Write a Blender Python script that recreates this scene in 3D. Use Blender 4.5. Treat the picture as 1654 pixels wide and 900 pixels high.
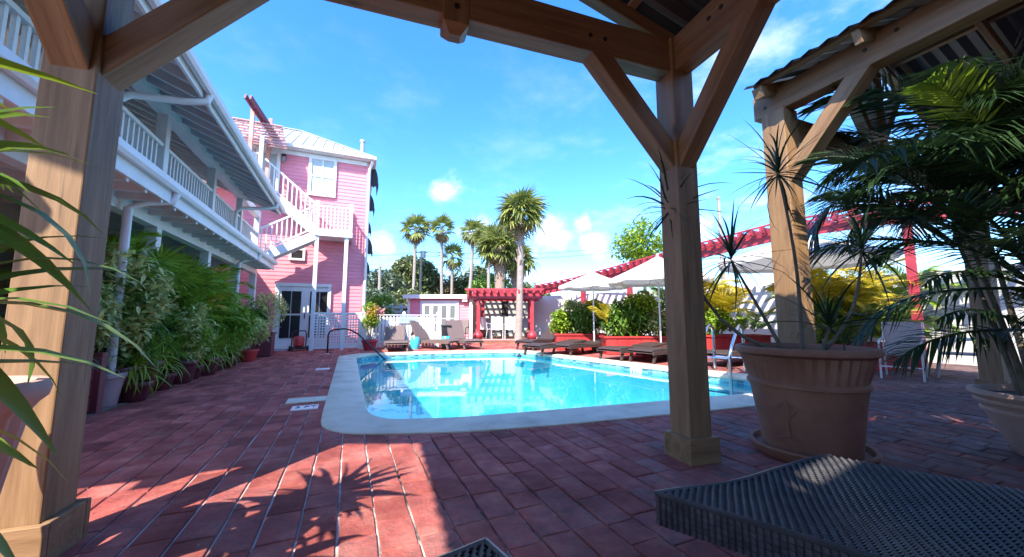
import bpy, bmesh, math, random
from mathutils import Vector, Matrix, noise
for o in list(bpy.data.objects): bpy.data.objects.remove(o)
S = bpy.context.scene
COL = S.collection
R = math.radians
random.seed(7)
V = Vector
# ------------------------------------------------------------- camera
cam_d = bpy.data.cameras.new('camera'); cam = bpy.data.objects.new('camera', cam_d); COL.objects.link(cam)
cam_d.sensor_width = 36; cam_d.lens = 13.06; cam_d.clip_start = .02; cam_d.clip_end = 4000
HEAD, PITCH = R(23.6), R(6.09)
cam.location = (0, 0, 1.0); cam.rotation_euler = (math.pi/2 + PITCH, 0, -HEAD)
S.camera = cam
# ------------------------------------------------------------- sun and sky
SUN_EL, SUN_AZ = R(46), R(45)          # the light travels towards +X +Y
sd = bpy.data.lights.new('sun', 'SUN'); sun = bpy.data.objects.new('sun', sd); COL.objects.link(sun)
sd.energy = 5.0; sd.angle = R(.5); sd.color = (1, .90, .76)
sun.rotation_euler = V((math.sin(SUN_AZ)*math.cos(SUN_EL), math.cos(SUN_AZ)*math.cos(SUN_EL), -math.sin(SUN_EL))).to_track_quat('-Z', 'Y').to_euler()
S.view_settings.view_transform = 'Standard'; S.view_settings.look = 'None'
S.view_settings.gamma = 1; S.view_settings.use_curve_mapping = False
S.view_settings.exposure = 1.28
CLOUDS = [(.219, .92, .325, .055), (.474, .847, .239, .075), (.581, .791, .192, .045), (.309, .922, .233, .06), (.062, .981, .185, .05), (.13, .985, .11, .06), (.549, .799, .245, .03), (.42, .89, .14, .09), (.75, .62, .2, .07), (-.5, .8, .25, .12), (.9, -.3, .3, .15), (-.7, -.3, .4, .2), (.2, -.9, .3, .15)]
w = bpy.data.worlds.new('World'); S.world = w; w.use_nodes = True
nt = w.node_tree; nt.nodes.clear(); N = nt.nodes.new; Lk = nt.links.new
out = N('ShaderNodeOutputWorld'); bg = N('ShaderNodeBackground'); bg.inputs['Strength'].default_value = .15
sky = N('ShaderNodeTexSky'); sky.sky_type = 'NISHITA'; sky.sun_disc = False
sky.sun_elevation = SUN_EL; sky.sun_rotation = math.pi + SUN_AZ
sky.air_density = 1.0; sky.dust_density = .9; sky.ozone_density = 2.5
def wnode(t, **k):
    n = N(t)
    for a, b in k.items(): setattr(n, a, b)
    return n
sat = N('ShaderNodeHueSaturation'); sat.inputs['Saturation'].default_value = 1.16; sat.inputs['Value'].default_value = 1.6
hz = N('ShaderNodeValToRGB'); he = hz.color_ramp.elements       # clearer, bluer air towards the horizon
he[0].position = 0; he[0].color = (.64, .77, .93, 1); he[1].position = .45; he[1].color = (.64, .78, 1, 1)
tc = N('ShaderNodeTexCoord'); sep = N('ShaderNodeSeparateXYZ'); Lk(tc.outputs['Generated'], sep.inputs[0]); Lk(sep.outputs[2], hz.inputs[0])
mul = N('ShaderNodeMixRGB'); mul.blend_type = 'MULTIPLY'; mul.inputs[0].default_value = 1; Lk(sky.outputs[0], mul.inputs[1]); Lk(hz.outputs[0], mul.inputs[2])
Lk(mul.outputs[0], sat.inputs['Color'])
# wispy and small cumulus clouds by direction
def wmath(op, a, b=None, clamp=False):
    n = N('ShaderNodeMath'); n.operation = op; n.use_clamp = clamp
    for i, v in enumerate((a, b)):
        if v is None: continue
        if isinstance(v, (int, float)): n.inputs[i].default_value = v
        else: Lk(v, n.inputs[i])
    return n.outputs[0]
zc = wmath('ADD', wmath('MAXIMUM', sep.outputs[2], 0.0), .12)
comb = N('ShaderNodeCombineXYZ')
Lk(wmath('DIVIDE', sep.outputs[0], zc), comb.inputs[0]); Lk(wmath('DIVIDE', sep.outputs[1], zc), comb.inputs[1])
n1 = N('ShaderNodeTexNoise'); n1.inputs['Scale'].default_value = 2.1; n1.inputs['Detail'].default_value = 9; n1.inputs['Roughness'].default_value = .62
Lk(comb.outputs[0], n1.inputs['Vector'])
n2 = N('ShaderNodeTexNoise'); n2.inputs['Scale'].default_value = 12; n2.inputs['Detail'].default_value = 9; n2.inputs['Roughness'].default_value = .62
Lk(tc.outputs['Generated'], n2.inputs['Vector'])
def smooth(a, lo, hi):
    n = N('ShaderNodeMapRange'); n.interpolation_type = 'SMOOTHSTEP'; Lk(a, n.inputs[0])
    n.inputs[1].default_value = lo; n.inputs[2].default_value = hi; return n.outputs[0]
side = wmath('ADD', .10, wmath('MULTIPLY', smooth(wmath('SUBTRACT', sep.outputs[0], wmath('MULTIPLY', sep.outputs[1], .55)), -.1, .8), .6))  # thicker cirrus to the right and behind, added out of view to whiten the fill
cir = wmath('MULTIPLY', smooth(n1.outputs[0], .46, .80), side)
cum = None                                              # small fair weather cumulus low in the sky
for cx_, cy_, cz_, ra in CLOUDS:
    dv = N('ShaderNodeVectorMath'); dv.operation = 'DISTANCE'; Lk(tc.outputs['Generated'], dv.inputs[0]); dv.inputs[1].default_value = (cx_, cy_, cz_)
    q_ = wmath('SUBTRACT', 1.0, wmath('DIVIDE', dv.outputs['Value'], ra)); cum = q_ if cum is None else wmath('MAXIMUM', cum, q_)
cum = wmath('ADD', cum, wmath('MULTIPLY', wmath('SUBTRACT', n2.outputs[0], .5), 2.6))
cum = wmath('MULTIPLY', smooth(cum, .05, 1.25), .75)
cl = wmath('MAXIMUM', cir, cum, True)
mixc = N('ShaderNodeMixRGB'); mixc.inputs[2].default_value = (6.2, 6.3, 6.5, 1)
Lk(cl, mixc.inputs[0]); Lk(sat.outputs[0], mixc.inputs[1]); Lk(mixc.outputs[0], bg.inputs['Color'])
Lk(bg.outputs[0], out.inputs[0])

# ------------------------------------------------------------- materials
def new_mat(name):
    m = bpy.data.materials.new(name); m.use_nodes = True
    t = m.node_tree; b = t.nodes['Principled BSDF']; return m, t, b
def mat(name, cols, scale=4, rough=.6, bump=0, bscale=None, metal=0, stretch=None, coord='Object', island=0, trans=0, spec=.5, detail=5, contrast=.25, coat=0):
    m, t, b = new_mat(name); n = t.nodes.new; L = t.links.new
    if isinstance(cols[0], (int, float)): cols = [cols]
    b.inputs['Roughness'].default_value = rough; b.inputs['Metallic'].default_value = metal
    b.inputs['Specular IOR Level'].default_value = spec
    if coat: b.inputs['Coat Weight'].default_value = coat; b.inputs['Coat Roughness'].default_value = .15
    if coord == 'World':
        g = n('ShaderNodeNewGeometry'); vec = g.outputs['Position']
    else:
        g = n('ShaderNodeTexCoord'); vec = g.outputs['Object']
    if stretch:
        mpn = n('ShaderNodeMapping'); mpn.inputs['Scale'].default_value = stretch; L(vec, mpn.inputs[0]); vec = mpn.outputs[0]
    nz = n('ShaderNodeTexNoise'); nz.inputs['Scale'].default_value = scale; nz.inputs['Detail'].default_value = detail; nz.inputs['Roughness'].default_value = .6
    L(vec, nz.inputs['Vector'])
    rp = n('ShaderNodeValToRGB'); cr = rp.color_ramp
    k = len(cols)
    if k == 1:
        c = cols[0]; cols = [tuple(x*.86 for x in c), tuple(min(1, x*1.1) for x in c)]; k = 2
    while len(cr.elements) < k: cr.elements.new(.5)
    for i, c in enumerate(cols):
        cr.elements[i].position = .5 - contrast + 2*contrast*i/(k-1); cr.elements[i].color = (*c, 1)
    L(nz.outputs[0], rp.inputs[0]); colo = rp.outputs[0]
    if island:
        g2 = n('ShaderNodeNewGeometry'); oi = n('ShaderNodeObjectInfo')
        ad = n('ShaderNodeMath'); ad.operation = 'ADD'; L(g2.outputs['Random Per Island'], ad.inputs[0]); L(oi.outputs['Random'], ad.inputs[1])
        fr = n('ShaderNodeMath'); fr.operation = 'FRACT'; L(ad.outputs[0], fr.inputs[0])
        mr = n('ShaderNodeMapRange'); L(fr.outputs[0], mr.inputs[0]); mr.inputs[3].default_value = 1-island; mr.inputs[4].default_value = 1+island
        hs = n('ShaderNodeHueSaturation'); L(mr.outputs[0], hs.inputs['Value']); L(colo, hs.inputs['Color'])
        mr2 = n('ShaderNodeMapRange'); L(fr.outputs[0], mr2.inputs[0]); mr2.inputs[3].default_value = .5+island*.05; mr2.inputs[4].default_value = .5-island*.05
        L(mr2.outputs[0], hs.inputs['Hue']); colo = hs.outputs[0]
    L(colo, b.inputs['Base Color'])
    if bump:
        nb = n('ShaderNodeTexNoise'); nb.inputs['Scale'].default_value = bscale or scale*4; nb.inputs['Detail'].default_value = 4
        L(vec, nb.inputs['Vector']); bp = n('ShaderNodeBump'); bp.inputs['Strength'].default_value = bump; bp.inputs['Distance'].default_value = .02
        L(nb.outputs[0], bp.inputs['Height']); L(bp.outputs[0], b.inputs['Normal'])
    if trans:
        tr = n('ShaderNodeBsdfTranslucent'); L(colo, tr.inputs['Color']); ms = n('ShaderNodeMixShader'); ms.inputs[0].default_value = trans
        L(b.outputs[0], ms.inputs[1]); L(tr.outputs[0], ms.inputs[2]); L(ms.outputs[0], t.nodes['Material Output'].inputs[0])
    return m
M = {}
M['timber'] = mat('timber', [(.15, .082, .036), (.25, .145, .068), (.33, .205, .105)], 1.5, .62, .25, 3, stretch=(1, 11, 11), detail=6)
def add_knots(m):
    t = m.node_tree; n = t.nodes.new; L = t.links.new; b = t.nodes['Principled BSDF']; src = b.inputs['Base Color'].links[0].from_socket
    tc_ = n('ShaderNodeTexCoord'); oi = n('ShaderNodeObjectInfo'); mp_ = n('ShaderNodeMapping'); mp_.inputs['Scale'].default_value = (1.6, 4.5, 4.5); L(tc_.outputs['Object'], mp_.inputs[0])
    ad = n('ShaderNodeVectorMath'); ad.operation = 'ADD'; L(mp_.outputs[0], ad.inputs[0]); cx = n('ShaderNodeCombineXYZ'); mu = n('ShaderNodeMath'); mu.operation = 'MULTIPLY'; mu.inputs[1].default_value = 37; L(oi.outputs['Random'], mu.inputs[0])
    for k in range(3): L(mu.outputs[0], cx.inputs[k])
    L(cx.outputs[0], ad.inputs[1]); vo = n('ShaderNodeTexVoronoi'); vo.inputs['Scale'].default_value = 1.0; L(ad.outputs[0], vo.inputs['Vector'])
    mr = n('ShaderNodeMapRange'); mr.interpolation_type = 'SMOOTHSTEP'; mr.inputs[1].default_value = .03; mr.inputs[2].default_value = .13; mr.inputs[3].default_value = .75; mr.inputs[4].default_value = 0; L(vo.outputs['Distance'], mr.inputs[0])
    mx = n('ShaderNodeMixRGB'); mx.inputs[2].default_value = (.05, .025, .012, 1); L(mr.outputs[0], mx.inputs[0]); L(src, mx.inputs[1])
    # fine drying cracks along the grain
    mp2 = n('ShaderNodeMapping'); mp2.inputs['Scale'].default_value = (.9, 26, 26); L(tc_.outputs['Object'], mp2.inputs[0]); nz = n('ShaderNodeTexNoise'); nz.inputs['Scale'].default_value = 1.7; nz.inputs['Detail'].default_value = 3; L(mp2.outputs[0], nz.inputs['Vector'])
    m2 = n('ShaderNodeMapRange'); m2.inputs[1].default_value = .66; m2.inputs[2].default_value = .72; m2.inputs[3].default_value = 0; m2.inputs[4].default_value = .6; L(nz.outputs[0], m2.inputs[0])
    mx2 = n('ShaderNodeMixRGB'); mx2.inputs[2].default_value = (.04, .025, .015, 1); L(m2.outputs[0], mx2.inputs[0]); L(mx.outputs[0], mx2.inputs[1]); L(mx2.outputs[0], b.inputs['Base Color'])
add_knots(M['timber'])
M['bolt'] = mat('bolt', (.05, .045, .04), 8, .5, metal=.6)
M['white'] = mat('white_paint', [(.62, .635, .63), (.74, .74, .72)], 3, .5, .05)
M['white_old'] = mat('white_weathered', [(.50, .52, .52), (.70, .71, .70)], 2.5, .65, .1)
M['greyboard'] = mat('grey_board', [(.42, .43, .42), (.56, .56, .54)], 2, .7, .1, stretch=(1, .3, 6))
M['pink'] = mat('pink_paint', [(.69, .205, .25), (.78, .265, .315)], 1.6, .55, .08, 12, island=.05)
M['palepink'] = mat('pale_pink', [(.50, .24, .25), (.62, .34, .34)], 2, .6)
M['rustpink'] = mat('faded_red_timber', [(.45, .18, .15), (.62, .36, .30)], 3, .6)
M['roofmetal'] = mat('roof_metal', [(.36, .38, .39), (.50, .52, .53)], 1.2, .42, .04, metal=.25)
M['sheet'] = mat('corrugated_sheet', [(.035, .038, .04), (.06, .065, .065)], 2, .5, metal=.4)
M['glass'] = mat('dark_glass', (.02, .025, .028), 1, .05, spec=.6)
M['greyglass'] = mat('grey_glass', (.16, .18, .19), 1, .06, spec=.8)
M['blind'] = mat('white_blind', [(.34, .40, .39), (.46, .52, .50)], 3, .3)
M['red'] = mat('red_paint', [(.27, .02, .035), (.39, .042, .06)], 2.5, .45, .08)
M['redpl'] = mat('red_planter', [(.40, .025, .03), (.52, .05, .045)], 3, .42, .06, stretch=(1, 1, .2))
M['maroon'] = mat('maroon_glaze', [(.06, .012, .02), (.11, .02, .03)], 3, .35)
M['maroonwood'] = mat('maroon_wood', [(.13, .025, .035), (.20, .045, .055)], 4, .6, .1, stretch=(4, 4, .5))
M['mauve'] = mat('mauve_pot', [(.30, .20, .22), (.40, .28, .29)], 3, .55)
M['terra'] = mat('terracotta', [(.15, .062, .036), (.23, .10, .06), (.29, .145, .095)], 3, .75, .15, 25)
M['paleterra'] = mat('pale_terracotta', [(.32, .21, .17), (.46, .32, .27)], 4, .75, .12, 25)
M['soil'] = mat('soil', [(.03, .02, .015), (.07, .05, .035)], 20, .95, .5)
M['chrome'] = mat('chrome', (.75, .76, .78), 2, .12, metal=1)
M['darkmetal'] = mat('dark_metal', (.045, .045, .05), 2, .35, metal=.7)
M['alu'] = mat('white_aluminium', (.62, .62, .62), 2, .35, metal=.3)
M['wickerdark'] = mat('dark_wicker', [(.035, .022, .02), (.065, .042, .038)], 40, .6, .3, 90)
M['wicker'] = mat('brown_wicker', [(.10, .07, .065), (.18, .125, .115)], 40, .6, .3, 90, stretch=(1, 1, 1))
M['rattan'] = mat('dark_rattan', [(.04, .039, .042), (.085, .082, .086)], 12, .3, island=.25, spec=.55)
M['rattanb'] = mat('rattan_base', (.02, .02, .024), 12, .6)
M['canvas'] = mat('cream_canvas', [(.68, .64, .57), (.76, .72, .65)], 3, .85, trans=.25)
M['turq'] = mat('turquoise_glaze', [(.04, .42, .55), (.09, .55, .66)], 3, .3)
M['black'] = mat('black_plastic', (.02, .02, .022), 3, .5)
M['sling'] = mat('grey_sling', [(.30, .27, .26), (.40, .36, .34)], 20, .8)
M['plaster'] = mat('white_plaster', [(.50, .51, .50), (.64, .64, .62)], 1.5, .8, .1, 20, coord='World')
M['shadewall'] = mat('shaded_plaster', [(.34, .37, .34), (.46, .49, .45)], 1.5, .8, .1, 20, coord='World')  # white plaster darkened, the pergola's shade is put into the colour
M['cement'] = mat('pool_coping_cement', [(.42, .37, .28), (.60, .545, .42), (.69, .635, .505)], 2.6, .8, .15, 60, coord='World')
M['basin'] = mat('pool_plaster', [(.10, .46, .56), (.24, .66, .74)], 1.8, .6, coord='World')
M['tile'] = mat('waterline_tile', [(.10, .33, .42), (.22, .50, .58)], 7, .2, island=.5)
M['tilew'] = mat('white_tile', (.75, .77, .78), 7, .3)
M['paleblue'] = mat('pale_blue_board', (.50, .66, .80), 7, .4)
M['ink'] = mat('dark_ink', (.05, .07, .12), 7, .5)
M['blueink'] = mat('blue_ink', (.16, .33, .55), 7, .5)
M['earth'] = mat('earth', [(.16, .13, .09), (.26, .22, .16)], .6, .95, coord='World')
M['gravel'] = mat('leaf_litter', [(.08, .06, .045), (.2, .17, .13), (.3, .27, .22)], 30, .95, .5, coord='World')
M['bark'] = mat('grey_bark', [(.20, .17, .14), (.34, .30, .25)], 6, .9, .4, stretch=(1, 1, .4))
M['palmbark'] = mat('palm_bark', [(.22, .15, .11), (.38, .29, .23)], 9, .9, .5, stretch=(1, 1, 3))
M['greybark'] = mat('slender_palm_bark', [(.22, .19, .165), (.34, .30, .265)], 5, .9, .2, stretch=(1, 1, 3))
M['stem'] = mat('stem', [(.09, .075, .05), (.17, .14, .10)], 12, .85, .3)
def leafm(n, a, b, trans=.3, isl=.25, rough=.42): M[n] = mat(n, [a, b], 6, rough, island=isl, trans=trans)
leafm('leaf', (.09, .19, .028), (.18, .32, .05))
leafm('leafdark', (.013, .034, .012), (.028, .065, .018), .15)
leafm('leaflime', (.17, .29, .022), (.32, .45, .04), .35)
leafm('leafyellow', (.42, .36, .02), (.62, .50, .04), .35)
leafm('leafpale', (.20, .28, .06), (.60, .63, .24), .25, .4)
leafm('leafbright', (.15, .30, .025), (.29, .47, .045), .35)
leafm('leafcream', (.36, .42, .10), (.72, .72, .32), .25, .3)
leafm('leafgrey', (.10, .14, .09), (.20, .25, .15), .2)
leafm('leafdry', (.22, .15, .07), (.36, .26, .13), .2)
leafm('leafpink', (.6, .22, .24), (.75, .42, .34), .3)
leafm('leafbush', (.11, .145, .05), (.23, .27, .11), .25, .4)
leafm('leafrust', (.20, .14, .07), (.30, .22, .11), .2, .4)
leafm('leafpalm', (.15, .19, .045), (.29, .34, .09), .3, .4)

# ------------------------------------------------------------- mesh helpers
class MB:
    def __init__(s): s.v = []; s.f = []
    def add(s, vs, fs):
        k = len(s.v); s.v += [tuple(x) for x in vs]; s.f += [tuple(i+k for i in f) for f in fs]; return s
    def box(s, c, d, rz=0, mtx=None):
        x, y, z = d[0]/2, d[1]/2, d[2]/2
        vs = [V((a*x, b*y, e*z)) for e in (-1, 1) for a, b in ((-1, -1), (1, -1), (1, 1), (-1, 1))]
        if rz: vs = [Matrix.Rotation(rz, 3, 'Z') @ q for q in vs]
        if mtx: vs = [mtx @ q for q in vs]
        return s.add([q+V(c) for q in vs], [(3, 2, 1, 0), (4, 5, 6, 7), (0, 1, 5, 4), (1, 2, 6, 5), (2, 3, 7, 6), (3, 0, 4, 7)])
    def bar(s, a, b, w_, h_, up=(0, 0, 1)):
        a, b = V(a), V(b); d = (b-a); L = d.length; d.normalize(); u = V(up)
        if abs(d.dot(u)) > .98: u = V((0, 1, 0))
        sx = d.cross(u).normalized(); uz = sx.cross(d)
        vs = [p + sx*(i*w_/2) + uz*(j*h_/2) for p in (a, b) for i, j in ((-1, -1), (1, -1), (1, 1), (-1, 1))]
        return s.add(vs, [(0, 1, 2, 3), (7, 6, 5, 4), (4, 5, 1, 0), (5, 6, 2, 1), (6, 7, 3, 2), (7, 4, 0, 3)])
    def tube(s, pts, r, n=8, cap=True):
        pts = [V(p) for p in pts]; m = len(pts); rs = r if isinstance(r, (list, tuple)) else [r]*m
        vs = []; u = None
        for i, p in enumerate(pts):
            d = (pts[min(i+1, m-1)] - pts[max(i-1, 0)]).normalized()
            if u is None: u = d.orthogonal().normalized()
            else: u = (u - d*u.dot(d)).normalized()
            q = d.cross(u)
            vs += [p + (u*math.cos(2*math.pi*k/n) + q*math.sin(2*math.pi*k/n))*rs[i] for k in range(n)]
        fs = [(i*n+k, i*n+(k+1) % n, (i+1)*n+(k+1) % n, (i+1)*n+k) for i in range(m-1) for k in range(n)]
        if cap: fs += [tuple(range(n-1, -1, -1)), tuple(range((m-1)*n, m*n))]
        return s.add(vs, fs)
    def lathe(s, prof, n=32, c=(0, 0, 0), flute=None):
        vs = []
        for j, (r, z) in enumerate(prof):
            for k in range(n):
                a = 2*math.pi*k/n; rr = r
                if flute and flute[0] <= j <= flute[1]: rr = r*(1 - flute[3]*(.5+.5*math.cos(a*flute[2])))
                vs.append((c[0]+rr*math.cos(a), c[1]+rr*math.sin(a), c[2]+z))
        m = len(prof)
        fs = [(j*n+k, j*n+(k+1) % n, (j+1)*n+(k+1) % n, (j+1)*n+k) for j in range(m-1) for k in range(n)]
        fs += [tuple(range(n-1, -1, -1)), tuple(range((m-1)*n, m*n))]
        return s.add(vs, fs)
    def grid(s, rows):
        n = len(rows[0]); vs = [p for r in rows for p in r]
        return s.add(vs, [(i*n+k, i*n+k+1, (i+1)*n+k+1, (i+1)*n+k) for i in range(len(rows)-1) for k in range(n-1)])
    def prism(s, poly, z0, z1):
        n = len(poly); vs = [(x, y, z0) for x, y in poly] + [(x, y, z1) for x, y in poly]
        return s.add(vs, [tuple(range(n-1, -1, -1)), tuple(range(n, 2*n))] + [(i, (i+1) % n, n+(i+1) % n, n+i) for i in range(n)])
    def mesh(s, name, off=None, smooth=False):
        me = bpy.data.meshes.new(name)
        vs = [(V(q)-off) for q in s.v] if off is not None else s.v
        me.from_pydata(vs, [], s.f); me.update()
        if smooth:
            me.polygons.foreach_set('use_smooth', [True]*len(me.polygons))
            me.set_sharp_from_angle(angle=R(40))
        return me
def base_of(p):
    o = V((0, 0, 0))
    while p is not None: o += p.location; p = p.parent
    return o
def setmat(me, m):
    if not me.materials: me.materials.append(M[m] if isinstance(m, str) else m)
def part(name, mb, m, parent=None, smooth=False, bevel=0, kind=None, label=None):
    """one mesh object from a builder in world coordinates"""
    me = mb.mesh(name, base_of(parent) if parent else None, smooth); setmat(me, m)
    return place(name, me, parent, None, bevel, kind, label)
def place(name, me, parent=None, mtx=None, bevel=0, kind=None, label=None, m=None):
    """an object on a (shared) mesh; mtx is relative to the parent"""
    if m: setmat(me, m)
    o = bpy.data.objects.new(name, me); COL.objects.link(o)
    if parent: o.parent = parent
    if mtx is not None: o.matrix_local = mtx
    if bevel:
        b = o.modifiers.new('bevel', 'BEVEL'); b.width = bevel; b.segments = 2; b.limit_method = 'ANGLE'
    if kind: o['kind'] = kind
    if label: o['label'] = label
    return o
def thing(name, label, cat, loc=(0, 0, 0), group=None, rz=0):
    o = bpy.data.objects.new(name, None); COL.objects.link(o); o.location = loc; o.rotation_euler.z = rz
    o.empty_display_size = .1; tag(o, label, cat, group); return o
def tag(o, label, cat, group=None):
    o['label'] = label; o['category'] = cat
    if group: o['group'] = group
    return o
def struct(name, mb, m, smooth=False): return part(name, mb, m, None, smooth, kind='structure')
KIDS = {}
def dup(root, loc, rz, label, group=None):
    def cp(o, par):
        c = o.copy(); COL.objects.link(c)
        if par: c.parent = par
        for ch in list(o.children): cp(ch, c)
        return c
    r = cp(root, None); r.location = loc; r.rotation_euler.z = rz; r['label'] = label
    if group: r['group'] = group
    return r
def beam(name, a, b, w_, h_, m, parent, up=(0, 0, 1), bevel=.006, ext=(0, 0)):
    """a timber with its own X along the grain"""
    a, b = V(a), V(b); d = (b-a).normalized(); a = a-d*ext[0]; b = b+d*ext[1]; L = (b-a).length; u = V(up)
    if abs(d.dot(u)) > .98: u = V((0, 1, 0))
    sy = u.cross(d).normalized(); sz = d.cross(sy)
    mb = MB().box((L/2, 0, 0), (L, w_, h_)); me = mb.mesh(name); setmat(me, m)
    mt = Matrix((( d.x, sy.x, sz.x, a.x), (d.y, sy.y, sz.y, a.y), (d.z, sy.z, sz.z, a.z), (0, 0, 0, 1)))
    return place(name, me, parent, Matrix.Translation(-base_of(parent)) @ mt, bevel)
def Wp(lat, d, z=0.0):            # the far side of the court is laid out on a grid turned by 23.6 degrees
    return V((lat*.9164 + d*.4003, -lat*.4003 + d*.9164, z))
RZ = -HEAD
# ============================================================= pool outline
PAIRS = [((.2, 11.0), (-.2, 11.25)), ((.2, 8), (-.2, 8)), ((.21, 4.57), (-.21, 4.5)), ((.24, 4.21), (-.2, 3.97)), ((.31, 4.05), (-.13, 3.75)),
 ((.4, 3.92), (.02, 3.58)), ((.55, 3.84), (.3, 3.44)), ((1.08, 3.69), (.95, 3.22)), ((1.95, 3.61), (1.9, 3.06)), ((2.87, 3.51), (2.85, 2.97)),
 ((3.56, 3.45), (3.55, 2.9)), ((4.9, 3.32), (4.85, 2.78)), ((5.9, 3.27), (6.1, 2.75)), ((6.1, 3.5), (6.5, 3.2)), ((6.08, 4.15), (6.5, 4.2)),
 ((5.95, 4.7), (6.33, 4.8)), ((5.69, 5.51), (6.05, 5.6)), ((5.44, 6.63), (5.8, 6.7)), ((4.99, 8.79), (5.32, 8.85)), ((4.86, 9.7), (5.18, 9.8)),
 ((4.64, 10.3), (4.9, 10.55)), ((4.2, 10.5), (4.3, 10.8)), ((2.29, 10.9), (2.3, 11.2))]
def chaikin(p):
    q = []
    for i in range(len(p)):
        a, b = V(p[i]), V(p[(i+1) % len(p)]); q += [a*.8+b*.2, a*.2+b*.8]
    return q
IN = chaikin([V(p[0]) for p in PAIRS]); OUT = chaikin([V(p[1]) for p in PAIRS])
def inside(x, y, poly):
    c = False; n = len(poly); j = n-1
    for i in range(n):
        xi, yi = poly[i]; xj, yj = poly[j]
        if (yi > y) != (yj > y) and x < (xj-xi)*(y-yi)/(yj-yi)+xi: c = not c
        j = i
    return c
HOLE = [a*.6+b*.4 for a, b in zip(IN, OUT)]
def sheet_with_hole(x0, y0, x1, y1, hole, z):
    bm = bmesh.new()
    def loop(pts):
        vs = [bm.verts.new((p[0], p[1], z)) for p in pts]
        return [bm.edges.new((vs[i], vs[(i+1) % len(vs)])) for i in range(len(vs))]
    es = loop([(x0, y0), (x1, y0), (x1, y1), (x0, y1)]) + loop(hole)
    bmesh.ops.triangle_fill(bm, edges=es, use_beauty=True)
    for f in bm.faces:
        if f.normal.z < 0: f.normal_flip()
    mb = MB(); bm.verts.index_update(); mb.v = [tuple(v.co) for v in bm.verts]; mb.f = [tuple(v.index for v in f.verts) for f in bm.faces]; bm.free()
    return mb
struct('ground', sheet_with_hole(-900, -900, 900, 900, HOLE, -.012), 'earth')
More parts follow.
